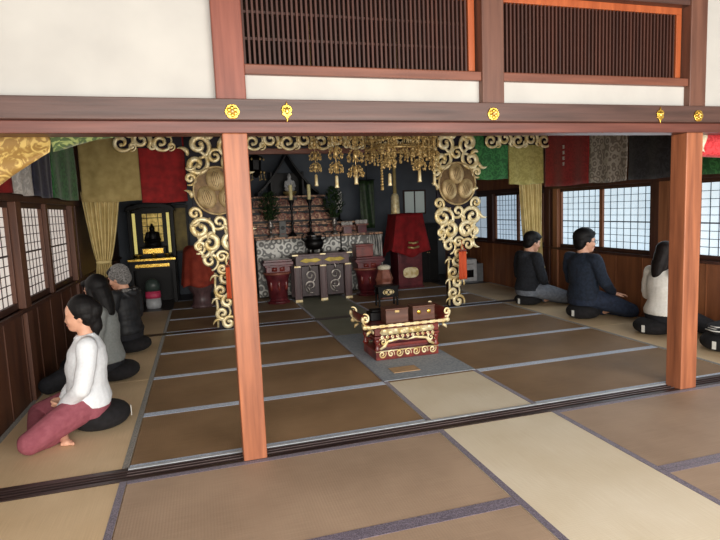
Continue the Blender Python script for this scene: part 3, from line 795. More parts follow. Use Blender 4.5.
# ------------------------------------------------------------------ main altar
AY = 5.95
t = thing('altar', 'wide altar dressed in silver brocade behind the carved front table', 'altar', (1.95, AY+.3, .0), 0)
MB().box(-1.07, 1.04, 0, .65, 0, .95).build('body', 'black_lacquer', t)
MB().box(-1.10, 1.07, -.04, .655, .95, .985).build('altar_top', 'tier_wood', t, bevel=.005)
def fn(u, v):
    return (-1.09+1.90*u, -.022-.012*(1-v)*math.sin(2*PI*7*u)-.004*math.sin(2*PI*13*u), .02+.925*v)
cloth(fn, 120, 10).build('altar_cloth', 'silver', t, True)
def fn(u, v):
    x0 = .81; return (x0+.245*u, -.03-.02*math.sin(2*PI*(4.5*u+1.6*v))-.01, .02+.925*v)
o = cloth(fn, 60, 30).build('cloth_fold', 'silver_stripe', t, True)
for ch in t.children: ch.location = (0, -.3, 0)
def scroll_front(mb, x0, x1, z, y, r, step, w):
    k = 0; x = x0
    while x < x1:
        sg = 1 if k % 2 else -1; spiral(mb, x, z, r, PI/2*sg, sg, y, w); leafcurl(mb, x+step*.5, z-r*.5*sg, .3*sg, r*1.6, y, w); x += step; k += 1
# stepped tiers
tiers = (('lowest', .70, 2.78, 6.12, 6.60, .981, 1.19), ('middle', .80, 2.30, 6.25, 6.60, 1.192, 1.43), ('upper', .84, 2.14, 6.36, 6.60, 1.432, 1.665))
for k, (nm, x0, x1, y0, y1, z0, z1) in enumerate(tiers):
    t = thing('altar_step', '%s carved red gold step standing on the silver draped altar' % nm, 'altar step', ((x0+x1)/2, (y0+y1)/2, z0), 0, 'carved steps of the altar')
    w = (x1-x0)/2; d = (y1-y0)/2; h = z1-z0
    MB().box(-w+.02, w-.02, -d+.02, d, 0, h-.03).build('body', 'black_lacquer', t)
    MB().box(-w, w, -d, d, h-.03, h).box(-w, w, -d, d-.01, 0, .022).build('mouldings', 'tier_wood', t, bevel=.004)
    s = MB(); s.box(-w+.05, w-.05, -d+.008, -d+.02, .06, h-.075); s.build('relief_panel', 'tier_wood', t)
    s = MB(); scroll_front(s, -w+.1, w-.06, h*.5, -d+.01, .055, .15, .012); s.build('relief_scrolls', 'copper', t, True)
# black shrine
t = thing('altar_shrine', 'black gabled shrine at the top of the altar steps', 'shrine', (1.55, 6.86, .0), 0)
MB().box(-.42, .42, -.16, .3, 0, 1.62).build('plinth', 'black_lacquer', t)
MB().box(-.30, .30, .22, .26, 1.62, 2.10).box(-.30, -.26, -.12, .22, 1.62, 2.10).box(.26, .30, -.12, .22, 1.62, 2.10).build('cabinet', 'black_lacquer', t, bevel=.003)
rf = MB()
for sg in (-1, 1):
    pts = [(0, 2.44), (sg*.10, 2.26), (sg*.25, 2.04), (sg*.42, 1.84), (sg*.54, 1.74)]
    for a, b in zip(pts, pts[1:]):
        rf.add([(a[0], -.2, a[1]), (b[0], -.2, b[1]), (b[0], .3, b[1]), (a[0], .3, a[1]), (a[0], -.2, a[1]-.05), (b[0], -.2, b[1]-.05), (b[0], .3, b[1]-.05), (a[0], .3, a[1]-.05)],
               [(0, 1, 2, 3), (7, 6, 5, 4), (0, 4, 5, 1), (1, 5, 6, 2), (2, 6, 7, 3), (3, 7, 4, 0)])
rf.ball((0, -.2, 2.45), (.035, .03, .05), 10, 8)
rf.build('roof', 'black_lacquer', t)
t = thing('seated_statue', 'small pale seated figure inside the black gabled shrine', 'statue', (1.60, 6.82, 1.622), 0)
MB().lathe([(.11, 0), (.13, .03), (.08, .06), (.12, .10), (.13, .13)], n=20).build('lotus_base', 'old_gold', t, True)
m = MB().ball((0, 0, .17), (.10, .07, .045)).ball((0, .005, .26), (.062, .045, .10)).ball((0, 0, .385), (.036, .04, .05)).ball((0, 0, .435), (.018, .018, .02)).limb([(-.065, 0, .30), (-.085, -.03, .22), (-.01, -.07, .20)], [.026, .022, .016]).limb([(.065, 0, .30), (.085, -.03, .22), (.01, -.07, .20)], [.026, .022, .016])
mesh_obj('body', remesh(m, .008, 3), 'white_ceramic', t)
# candlesticks
def candlestick(x, y, z, h, label):
    t = thing('candlestick', label, 'candlestick', (x, y, z), 0, 'altar candlesticks')
    MB().lathe([(.065, 0), (.07, .02), (.04, .05), (.022, .08), (.018, h*.3), (.034, h*.36), (.016, h*.42), (.014, h*.7), (.03, h*.76), (.016, h*.82), (.05, h-.02), (.055, h)], n=18).build('stem', 'black_lacquer', t, True)
    MB().lathe([(.024, h), (.028, h+.02), (.031, h+.23), (.026, h+.25), (.004, h+.252)], n=18).build('candle', 'candle', t, True)
    MB().tube([(0, 0, h+.25), (.002, 0, h+.275)], .003, 6).build('wick', 'lash', t)
candlestick(1.48, 6.02, .981, .60, 'tall black candlestick with yellow candle nearer the orange post')
candlestick(1.785, 6.02, .981, .60, 'tall black candlestick with yellow candle above the black incense pot')
def vase_plant(x, y, z, h, label, seed):
    rnd = random.Random(seed)
    t = thing('altar_evergreens', label, 'flower vase', (x, y, z), 0, 'evergreen vases of the altar')
    MB().lathe([(.05, 0), (.055, .015), (.02, .05), (.018, .11), (.045, .17), (.05, .20), (.028, .25), (.045, .29)], n=18).build('vase', 'silver_vase', t, True)
    f = MB()
    for k in range(280):
        v = rnd.random(); zz = .27+(h-.27)*v; rr = (.17*math.sin(PI*(.12+.80*v)))*math.sqrt(rnd.random()); a = rnd.random()*2*PI
        c = V((rr*math.cos(a), rr*math.sin(a)*.7, zz)); d = V((math.cos(a), math.sin(a), rnd.uniform(.2, 1.6))).normalized(); s = d.cross(V((0, 0, 1))).normalized()
        l = rnd.uniform(.05, .085); w = l*.3; nn = s.cross(d)
        f.add([c, c+d*l*.5+s*w+nn*.004, c+d*l, c+d*l*.5-s*w+nn*.004, c+d*l*.5-nn*.006], [(0, 1, 4), (1, 2, 4), (2, 3, 4), (3, 0, 4), (0, 3, 2, 1)])
    for k in range(9):
        a = k*.7; f.tube([(0, 0, .25), (.05*math.cos(a), .04*math.sin(a), .25+(h-.25)*.5), (.09*math.cos(a), .06*math.sin(a), h-.06)], [.006, .004, .002], 5)
    f.build('foliage', 'leaf', t)
M['silver_vase'] = noisy('tarnished_silver', srgb(96, 90, 86), srgb(176, 168, 160), (12, 12, 12), .3, .7)
vase_plant(1.12, 6.03, .981, .72, 'dark evergreen sprays in a silver vase beside the orange post', 3)
vase_plant(2.20, 6.03, .981, .78, 'dark evergreen sprays in a silver vase right of both candles', 5)
t = thing('framed_tablet', 'small grey tablet with a dark disc between evergreens and candlestick', 'tablet', (1.32, 6.05, .981), 0)
MB().box(-.055, .055, -.012, .012, 0, .26).box(-.07, .07, -.03, .03, 0, .03).build('board', 'stone', t, bevel=.004)
MB().lathe([(.035, -.006), (.035, .006)], n=20).xf(Matrix.Translation((0, -.014, .15)) @ Matrix.Rotation(PI/2, 4, 'X')).build('disc', 'black_lacquer', t)
MB().tube([(-.04, -.014, .05), (.04, -.014, .05)], .006, 6).build('bar', 'copper', t)
t = thing('altar_lantern', 'pale patterned paper lantern column right of the evergreens', 'lantern', (2.34, 6.22, 1.192), 0)
MB().lathe([(.05, 0), (.05, .02), (.02, .04), (.02, .20)], n=14).build('stem', 'black_lacquer', t, True)
MB().lathe([(.03, .20), (.06, .23), (.062, .50), (.03, .53), (.01, .56)], n=8).build('shade', 'silver', t)
def offering(x, y, z, s, label):
    t = thing('offering_stand', label, 'offering stand', (x, y, z), 0, 'small offering stands')
    MB().box(-s*.35, s*.35, -.05, .05, 0, s*.6).build('pedestal', 'maroon', t, bevel=.003)
    MB().box(-s*.5, s*.5, -.065, .065, s*.6, s*.72).build('tray', 'copper', t, bevel=.003)
    m = MB()
    for i in range(3): m.lathe([(s*.16, 0), (s*.18, s*.15), (s*.16, s*.3)], ((i-1)*s*.33, 0, s*.72), 14)
    m.build('offerings', 'white_cloth', t, True)
offering(2.42, 6.04, .981, .20, 'small offering stand close to the evergreens without candles')
offering(2.68, 6.04, .981, .22, 'small offering stand near the altar end by the red cloth')
# incense pot and front table
M['panel_wood'] = wood('panel_purple_wood', srgb(46, 32, 34), srgb(70, 50, 52), 'z', .4, 24)
M['dull_brass'] = noisy('dull_brass', srgb(140, 120, 40), srgb(180, 158, 66), (14, 14, 14), .4, .4)
t = thing('front_altar_table', 'carved purplish altar table with two gold plaques below the incense pot', 'table', (1.79, 5.40, -.000), 0)
MB().box(-.45, .45, -.20, .20, .705, .735).build('table_top', 'table_wood', t, bevel=.005)
MB().box(-.42, .42, -.18, .18, .56, .705).build('apron', 'table_wood', t, bevel=.003)
g = MB()
for x in (-.19, .19): g.prism([(x-.17, .635), (x-.09, .672), (x, .66), (x+.09, .672), (x+.17, .635), (x+.08, .60), (x, .612), (x-.08, .60)], -.19, -.178)
g.build('gold_plaques', 'dull_brass', t, bevel=.003)
for x in (-.40, .0, .40):
    for y in (-.16, .16):
        lg = MB().box(x-.055, x+.055, y-.03, y+.03, .04, .56).box(x-.042, x-.028, y-.036, y+.03, .08, .52).box(x+.028, x+.042, y-.036, y+.03, .08, .52); lg.build('leg', 'table_wood', t, bevel=.004)
for x in (-.2, .2):
    p = MB().box(x-.13, x+.13, -.14, -.125, .08, .54); p.build('carved_panel', 'panel_wood', t)
    s = MB(); spiral(s, x, .40, .08, 0, 1, -.15, .014); spiral(s, x, .24, .08, PI, -1, -.15, .014); leafcurl(s, x-.05, .12, .3, .12, -.15, .014); leafcurl(s, x-.02, .48, .3, .1, -.15, .012)
    s.build('panel_carving', 'silver_vase', t, True)
mt = MB()
for x in (-.40, 0, .40): mt.box(x-.055, x+.055, -.205, -.15, .0, .04).box(x-.05, x+.05, -.192, -.18, .535, .56)
for x in (-.43, .0, .43): mt.box(x-.045, x+.045, -.206, -.17, .715, .738)
mt.build('metal_mounts', 'pale_gold', t, bevel=.003)
t = thing('incense_pot', 'round black incense pot with three feet on the purplish altar table', 'incense burner', (1.70, 5.38, .739), 0)
MB().lathe([(.07, .05), (.13, .08), (.155, .14), (.14, .20), (.115, .225), (.135, .25), (.13, .262), (.10, .25), (.09, .20)], n=28).build('pot', 'black_lacquer', t, True)
for k in range(3):
    a = PI/2+2*PI*k/3; MB().tube([(.09*math.cos(a), .09*math.sin(a), .09), (.12*math.cos(a), .12*math.sin(a), .04), (.11*math.cos(a), .11*math.sin(a), 0)], [.03, .022, .024], 10).build('foot', 'black_lacquer', t, True)
for sg in (-1, 1): MB().tube([(sg*.14, 0, .18), (sg*.19, 0, .22), (sg*.18, 0, .28), (sg*.15, 0, .29)], .012, 8).build('ear_handle', 'black_lacquer', t, True)
MB().lathe([(.02, .24), (.04, .25), (.035, .27), (.01, .275)], n=14).build('ash_lid', 'white_ceramic', t, True)
t = thing('altar_flower_stick', 'thin dark pole stand between table and silver cloth', 'stand', (2.13, 5.36, .739), 0)
MB().lathe([(.055, 0), (.05, .02), (.012, .03), (.010, .28), (.03, .30), (.05, .31)], n=16).build('stem', 'black_lacquer', t, True)

# maroon pedestals
def pedestal(x, y, h, w, label, box):
    t = thing('offering_pedestal', label, 'pedestal', (x, y, 0), 0, 'maroon pedestals in front of the altar')
    MB().lathe([(w*.40, 0), (w*.42, .03), (w*.34, .05), (w*.30, .08)], n=8).xf(Matrix.Rotation(PI/8, 4, 'Z')).build('foot', 'maroon', t, bevel=.004)
    MB().lathe([(w*.34, .08), (w*.35, h*.35), (w*.40, h*.55), (w*.45, h*.66), (w*.46, h*.70)], n=16).build('body', 'maroon', t, True)
    MB().lathe([(w*.47, h*.66), (w*.50, h*.68), (w*.50, h*.70), (w*.46, h*.715)], n=16).build('band', 'copper', t, True)
    MB().box(-w*.42, w*.42, -w*.36, w*.36, h*.71, h*.86).build('drum', 'maroon', t, bevel=.01)
    MB().box(-w*.52, w*.52, -w*.44, w*.44, h*.88, h*.95).box(-w*.46, w*.46, -w*.4, w*.4, h*.84, h*.88).box(-w*.48, w*.48, -w*.4, w*.4, h*.95, h).build('rim_top', 'maroon', t, bevel=.005)
    pn = MB()
    for sg in (-1, 1): pn.box(sg*w*.13-w*.09, sg*w*.13+w*.09, -w*.37, -w*.355, h*.74, h*.83)
    for k in range(3):
        a = -PI/2+(k-1)*.8; pn.ball((w*.365*math.cos(a), w*.365*math.sin(a), h*.42), (w*.06, w*.05, h*.12), 10, 8)
    pn.build('carving', 'red_lacquer', t, True)
    if box:
        q = thing('red_box', 'small bright red box standing on the maroon pedestal', 'box', (x-.06, y, h+.001), 0)
        MB().box(-.14, .14, -.12, .12, 0, .17).build('body', 'red_lacquer', q, bevel=.006)
        MB().box(-.15, .15, -.13, .13, .17, .20).build('lid', 'red_lacquer', q, bevel=.006)
pedestal(1.095, 5.36, .68, .44, 'maroon lacquer pedestal between orange post and purplish altar table', False)
pedestal(2.56, 5.42, .63, .47, 'maroon lacquer pedestal carrying the small red box', True)

# red draped cabinets
def draped(x, y, z, w, h, top, label, mat_cloth, plaque, group):
    t = thing('draped_cabinet', label, 'cabinet', (x, y, z), 0, group)
    MB().box(-w/2, w/2, -.2, .2, .03, h).box(-w/2-.02, w/2+.02, -.22, .22, 0, .03).build('body', 'maroon', t, bevel=.006)
    MB().box(-w*.42, w*.42, -.208, -.2, .10, h*.56).build('door', 'maroon', t, bevel=.004)
    if plaque:
        MB().prism([(.14*math.copysign(abs(math.cos(a*PI/20))**.7, math.cos(a*PI/20)), .27+.092*math.copysign(abs(math.sin(a*PI/20))**.7, math.sin(a*PI/20))) for a in range(40)], -.222, -.208).build('gold_plaque', 'pale_gold', t, bevel=.004)
    def fn(u, v):
        # skirt around three sides, flaring outwards, scalloped hem
        a = -.25+1.5*u; k = 1-v
        P = [(-w/2-.02, .2), (-w/2-.02, -.225), (w/2+.02, -.225), (w/2+.02, .2)]
        f = u*3; i = min(int(f), 2); fr = f-i
        px = P[i][0]+(P[i+1][0]-P[i][0])*fr; py = P[i][1]+(P[i+1][1]-P[i][1])*fr
        fl = 1+.46*k**1.2; wv = .03*k*math.sin(2*PI*9*u)
        z0 = h*.50+.13*abs(math.sin(PI*2.2*(u-.5)))
        return (px*fl, py*(1+.25*k)+wv, z0+(top-z0)*v)
    cloth(fn, 90, 16).build('cloth_skirt', mat_cloth, t, True)
    def fn(u, v): return ((u-.5)*(w+.05), (v-.5)*.44, top+.004+.012*math.sin(6*u)*math.sin(5*v))
    cloth(fn, 16, 12, .008).build('cloth_top', mat_cloth, t, True)
    MB().box(-w*.45, w*.45, -.18, .18, h, top-.01).build('upper_box', 'maroon', t)
    return t
t = draped(3.43, 5.90, -.0, .44, 1.06, 1.27, 'maroon cabinet with gold plaque under a flaring red velvet cloth', 'velvet', True, None)
b = MB()
for z, sx in ((.72, .10), (.80, .085)): b.tube([(-sx, -.36, z), (0, -.375, z-.02), (sx, -.36, z)], .018, 8)
b.build('hanging_beads', 'old_gold', t, True)
M['dull_red'] = noisy('dull_red_cloth', srgb(132, 44, 28), srgb(164, 62, 40), (9, 9, 9), .85)
t = thing('drum_stand', 'purplish drum shaped stand under a dull red cloth behind the orange post', 'stand', (-.04, 5.62, 0), 0)
MB().lathe([(.17, 0), (.18, .03), (.14, .06), (.13, .20), (.17, .26), (.20, .32), (.20, .60), (.16, .66)], n=20).build('body', 'table_wood', t, True)
def fn(u, v):
    a = 2*PI*u; r = .215+.06*(1-v)+.02*(1-v)*math.sin(9*a)
    if v > .8: r *= 1-((v-.8)/.2)**2*.9
    return (r*math.cos(a), r*math.sin(a)*.9, .34+.02*math.sin(5*a)+.58*min(1, v*1.12)+.03*max(0, v-.8))
cloth(fn, 60, 20).build('cloth', 'dull_red', t, True)
# orange tassel strips on the pillars
for x, lab in ((3.335, 'orange cloth strip hanging on the carved panel foot by the white heater'), (.31, 'orange cloth strip hanging on the carved panel foot behind the orange post')):
    t = thing('hanging_strip', lab, 'cloth strip', (x, 3.555, .40), 0, 'orange strips on the inner pillars')
    cloth(lambda u, v: ((u-.5)*.115*(1-.1*v), .008*math.sin(12*u), .40*v), 12, 8, .006).build('strip', 'orange_cloth', t, True)
    MB().tube([(-.03, 0, .40), (0, 0, .47), (.03, 0, .40)], .006, 6).tube([(0, 0, .45), (0, .03, .52)], .004, 6).build('cord', 'orange_cloth', t, True)
    MB().tube([(-.048, -.006, .385), (.048, -.006, .385)], .012, 8).build('top_rod', 'red_lacquer', t, True)

# ------------------------------------------------------------------ hanging gilt ornaments
def petals(mb, c, r, n, s, rnd, flat=.35):
    for k in range(n):
        a = 2*PI*k/n+rnd.random()*.4; p = V(c)+V((r*math.cos(a), r*math.sin(a), rnd.uniform(-.012, .012)))
        q = p+V((math.cos(a)*s*.5, math.sin(a)*s*.5, -s*.8))
        mb.tube([p, (p+q)/2+V((math.cos(a), math.sin(a), 0))*s*.25, q], [s*.12, s*.34, s*.08], 5, flat)
def pendant(x, y, ztop, zbot, size, label, seed):
    rnd = random.Random(seed)
    t = thing('hanging_ornament', label, 'hanging ornament', (x, y, ztop), 0, 'gilt ornaments hanging around the canopy')
    L = ztop-zbot; m = MB()
    m.tube([(0, 0, 1.045), (0, 0, -L+.14)], .003, 5); m.build('cord', 'old_gold', t)
    z = -.02
    while z > -L+.17:
        c = MB(); h = size*rnd.uniform(1.5, 1.9)
        c.ball((0, 0, z-h*.45), (size*.32, size*.32, h*.42), 10, 7)
        for q, rr in ((.05, .45), (.25, .8), (.5, 1.), (.75, .8)): petals(c, (0, 0, z-h*q), size*rr*.8, 9, size*.5, rnd)
        for k in range(6):
            a = 2*PI*k/6; p = V((size*math.cos(a), size*math.sin(a), z-h*.5))
            c.tube([p, p-V((0, 0, size*.5))], .0025, 4); c.ball(p-V((0, 0, size*.6)), (.007, .007, .012), 6, 5)
        c.build('flower_cluster', 'old_gold', t, True); z -= h+size*.35
    MB().lathe([(.006, -L+.11), (.014, -L+.10), (.016, -L+.02), (.020, -L), (.014, -L), (.010, -L+.08)], n=14).build('bell_tube', 'pale_gold', t, True)
for i, (x, y, zb, s, lab) in enumerate(((1.11, 2.2, 1.632, .055, 'gilt hanging ornament nearest the orange post'), (1.20, 1.75, 1.59, .062, 'gilt hanging ornament second from the orange post'),
        (1.40, 1.82, 1.62, .072, 'gilt hanging ornament with broad top third from the orange post'), (1.655, 1.62, 1.59, .058, 'gilt hanging ornament below the dense canopy middle'),
        (2.0, 1.76, 1.622, .062, 'gilt hanging ornament before the space above the red velvet cabinet'), (2.28, 2.05, 1.60, .055, 'gilt hanging ornament touching the carved panel in view'))):
    pendant(x, y, 2.10, zb, s, lab, 10+i)
t = thing('hanging_canopy', 'dense gilt canopy of chains and flowers hanging over the carved offering table', 'canopy', (2.0, 2.25, 1.955), 0)
rnd = random.Random(4)
R0 = .36
f = MB()
ringp = lambda r, z: [(r*math.cos(2*PI*k/8+PI/8), r*.8*math.sin(2*PI*k/8+PI/8), z) for k in range(9)]
for r, z in ((R0, .02), (R0, .10), (R0*1.05, .30), (R0*.6, .34)): f.tube(ringp(r, z), .012, 6)
for k in range(8):
    a = 2*PI*k/8+PI/8; f.tube([(R0*math.cos(a), R0*.8*math.sin(a), .02), (R0*1.05*math.cos(a), R0*.79*math.sin(a), .3), (R0*.6*math.cos(a), R0*.45*math.sin(a), .34), (0, 0, .38)], .008, 6)
f.tube([(0, 0, .38), (0, 0, 1.175)], .008, 6)
f.build('frame', 'old_gold', t, True)
fl = MB()
for k in range(130):
    a = rnd.random()*2*PI; r = R0*rnd.uniform(.7, 1.1); c = V((r*math.cos(a), r*.8*math.sin(a), rnd.uniform(-.07, .30)))
    petals(fl, c, .018, 6, .034, rnd); fl.ball(c, .010, 6, 5)
fl.build('flowers', 'old_gold', t, True)
for k in range(34):
    a = 2*PI*k/34; r = R0*(1. if k % 2 else .82); s = MB(); l = rnd.uniform(.08, .16) + (.30 if k in (20, 21) else 0)
    p = V((r*math.cos(a), r*.8*math.sin(a), .02)); s.tube([p, p-V((0, 0, l))], .003, 4)
    z = 0
    while z < l:
        s.ball(p-V((0, 0, z)), (rnd.uniform(.008, .015), rnd.uniform(.008, .015), .011), 7, 5); z += .027
    s.lathe([(.004, .02), (.011, .010), (.012, -.008), (.003, -.009)], tuple(p-V((0, 0, l))), 8)
    s.build('bead_strand', 'old_gold', t, True)
t = thing('hanging_banner', 'long pale gold banner tube hanging above the red velvet cabinet', 'banner', (3.06, 5.35, 1.29), 0)
MB().tube([(0, 0, .30), (0, 0, 1.2)], [.03, .022], 10).build('upper_tube', 'tan_cloth', t, True)
MB().lathe([(.075, 0), (.072, .03), (.064, .27), (.05, .31), (.03, .33)], n=18).build('end_cylinder', 'pale_gold', t, True)
t = thing('hanging_lantern', 'dark hanging lantern with gold drops close beside the orange post', 'lantern', (.90, 5.7, 1.90), 0)
MB().lathe([(.02, .40), (.11, .36), (.13, .33), (.09, .31), (.085, .16), (.12, .13), (.06, .08), (.02, .04)], n=6).build('body', 'black_lacquer', t, bevel=.003)
s = MB().tube([(0, 0, .40), (0, 0, .75)], .006, 6)
for k in range(6):
    a = 2*PI*k/6
    for z in (.33, .13): s.ball((.13*math.cos(a), .13*math.sin(a), z-.01), (.016, .016, .02), 8, 6)
    s.tube([(.12*math.cos(a), .12*math.sin(a), .12), (.14*math.cos(a), .14*math.sin(a), .02)], .004, 5); s.ball((.14*math.cos(a), .14*math.sin(a), .01), .014, 7, 5)
s.build('gold_drops', 'old_gold', t, True)

# ------------------------------------------------------------------ side altar cabinet in the far corner
t = thing('altar_cabinet', 'black lacquer altar cabinet with lit gold interior in the far dark corner', 'cabinet', (-.77, 6.75, -.004), 0)
MB().box(-.36, .36, -.1, .28, 0, .72).box(-.33, .33, .24, .28, .72, 1.62).box(-.36, -.31, -.1, .28, .72, 1.55).box(.31, .36, -.1, .28, .72, 1.55).build('body', 'black_lacquer', t, bevel=.004)
MB().prism([(-.40, 1.50), (-.34, 1.58), (-.15, 1.63), (.15, 1.63), (.34, 1.58), (.40, 1.50), (.30, 1.52), (.14, 1.56), (-.14, 1.56), (-.30, 1.52)], -.14, .28).build('arched_roof', 'black_lacquer', t, bevel=.004)
MB().box(-.16, .16, .22, .238, .98, 1.46).build('gold_backing', 'gold_glow', t)
g = MB()
for z in (1.1, 1.24, 1.38): g.box(-.16, .16, .20, .219, z, z+.012)
for x in (-.09, .09): g.box(x, x+.01, .20, .219, .98, 1.46)
g.build('inner_lattice', 'black_lacquer', t)
MB().box(-.29, -.245, -.06, -.03, .80, 1.47).box(.245, .29, -.06, -.03, .80, 1.47).build('gilt_door_edge', 'gilt_painted_glow', t)
MB().box(-.20, .20, -.10, .18, .72, .90).build('inner_step', 'black_lacquer', t, bevel=.004)
MB().box(-.16, .16, -.112, -.10, .80, .88).build('step_plaque', 'brass', t)
t = thing('seated_statue', 'dark seated figure silhouetted inside the far corner cabinet', 'statue', (-.77, 6.76, .897), 0)
m = MB().ball((0, 0, .07), (.13, .08, .07)).ball((0, .01, .17), (.075, .055, .12)).ball((0, 0, .31), (.045, .045, .055)).ball((0, 0, .37), (.022, .022, .025)).ball((0, 0, .02), (.14, .09, .03))
m.limb([(-.075, 0, .23), (-.11, -.03, .12), (-.01, -.09, .10)], [.03, .028, .02]).limb([(.075, 0, .23), (.11, -.03, .12), (.01, -.09, .10)], [.03, .028, .02])
mesh_obj('body', remesh(m, .009, 3), 'black_lacquer', t)
t = thing('offering_shelf', 'low black shelf table with gilt edge before the far corner cabinet', 'table', (-.77, 6.40, -.0), 0)
MB().box(-.36, .36, -.12, .12, .70, .74).build('table_top', 'black_lacquer', t, bevel=.004)
MB().box(-.36, .36, -.13, -.12, .705, .735).box(-.26, .26, -.125, -.115, .60, .65).build('gilt_edge', 'brass', t)
MB().box(-.30, .30, -.112, .10, .56, .70).build('apron', 'black_lacquer', t)
for x in (-.32, .32): MB().box(x-.03, x+.03, -.1, .1, 0, .70).build('leg', 'black_lacquer', t, bevel=.004)
for x, lab in ((-.98, 'small gilt dish at the window end of the black shelf'), (-.74, 'small gilt dish in the middle of the black shelf'), (-.53, 'small gilt dish at the inner end of the black shelf')):
    t = thing('offering_dish', lab, 'dish', (x, 6.36, .742), 0, 'gilt dishes on the black shelf')
    MB().lathe([(.03, 0), (.02, .02), (.055, .05), (.06, .06), (.05, .055), (.015, .035)], n=16).build('dish', 'brass', t, True)
t = thing('folding_panel', 'tall dim gilt panel leaning beside the far corner cabinet', 'panel', (-.33, 7.07, -.004), 0)
MB().box(-.15, .15, 0, .03, .75, 1.60).box(-.15, -.11, -.0, .03, 0, .75).box(.11, .15, -.0, .03, 0, .75).build('frame', 'black_lacquer', t, bevel=.003)
M['dim_gilt'] = noisy('dim_gilt', srgb(96, 80, 34), srgb(128, 110, 54), (8, 8, 8), .5, .3)
MB().box(-.10, .11, -.012, -.002, .80, 1.54).build('gilt_face', 'dim_gilt', t)
MB().box(-.14, -.105, -.02, -.012, .80, 1.54).build('gilt_edge', 'gilt_painted_glow', t)
MB().box(-.13, .13, -.02, .03, 1.62, 1.72).build('name_board', 'purple_lacquer', t)
t = thing('paper_sack', 'white sack with pink band standing before the far corner cabinet', 'bag', (-.76, 5.85, .0), 0)
MB().lathe([(.10, 0), (.115, .05), (.11, .16)], n=16, sy=.7).build('lower_body', 'bag_white', t, True)
MB().lathe([(.11, .16), (.115, .20), (.108, .27)], n=16, sy=.7).build('printed_band', 'pink', t, True)
MB().lathe([(.108, .27), (.11, .36), (.09, .42), (.03, .46)], n=16, sy=.7).build('upper_body', 'bag_dark', t, True)
# dark furniture at the back
t = thing('storage_cabinet', 'black cabinet in the dark gap between red velvet cabinet and carved panel', 'cabinet', (3.98, 6.4, 0), 0)
MB().box(-.20, .20, -.2, .2, .02, 1.05).box(-.22, .22, -.22, .22, 0, .02).box(-.23, .23, -.23, .22, 1.05, 1.08).build('body', 'black_lacquer', t, bevel=.004)
for x in (-.10, .10): MB().box(x-.09, x+.09, -.212, -.2, .06, 1.0).build('door', 'black_lacquer', t, bevel=.003)
for x in (-.02, .02): MB().ball((x, -.22, .55), .010, 8, 6).build('knob', 'old_gold', t, True)
t = thing('hanging_banner', 'narrow dark green banner hanging beside the altar end', 'banner', (2.93, 6.45, .99), 0)
cloth(lambda u, v: ((u-.5)*.26, .02*math.sin(9*u+2*v), .05+.85*v), 16, 10).build('cloth', 'leaf', t, True)
MB().tube([(-.15, 0, .91), (.15, 0, .91)], .012, 8).tube([(0, 0, .91), (0, 0, 2.15)], .005, 6).build('rod', 'black_lacquer', t, True)
# heater
t = thing('space_heater', 'white box heater with dark window on the floor behind the carved panel', 'heater', (4.52, 5.83, -.0), 0)
MB().box(-.17, .17, -.15, .15, .03, .42).build('housing', 'heater_white', t, bevel=.012)
MB().box(-.18, .18, -.16, .16, 0, .03).build('base', 'heater_grey', t, bevel=.004)
MB().box(-.115, .10, -.158, -.149, .10, .235).build('window', 'dark_glass', t, bevel=.003)
MB().lathe([(.018, 0), (.018, .012)], n=16).xf(Matrix.Translation((-.11, -.149, .34)) @ Matrix.Rotation(PI/2, 4, 'X')).build('dial', 'dark_glass', t)
MB().box(-.02, .10, -.155, -.149, .33, .345).build('vent', 'heater_grey', t)
MB().box(-.16, .16, -.13, .13, .415, .432).build('top_grille', 'heater_grey', t, bevel=.003)
t = thing('grey_case', 'grey case standing against the wall beside the white heater', 'case', (4.78, 5.86, 0), 0)
MB().box(-.07, .07, -.12, .12, 0, .33).build('body', 'heater_grey', t, bevel=.012)
MB().tube([(0, -.05, .325), (0, -.04, .36), (0, .04, .36), (0, .05, .325)], .008, 6).build('handle', 'dark_glass', t, True)
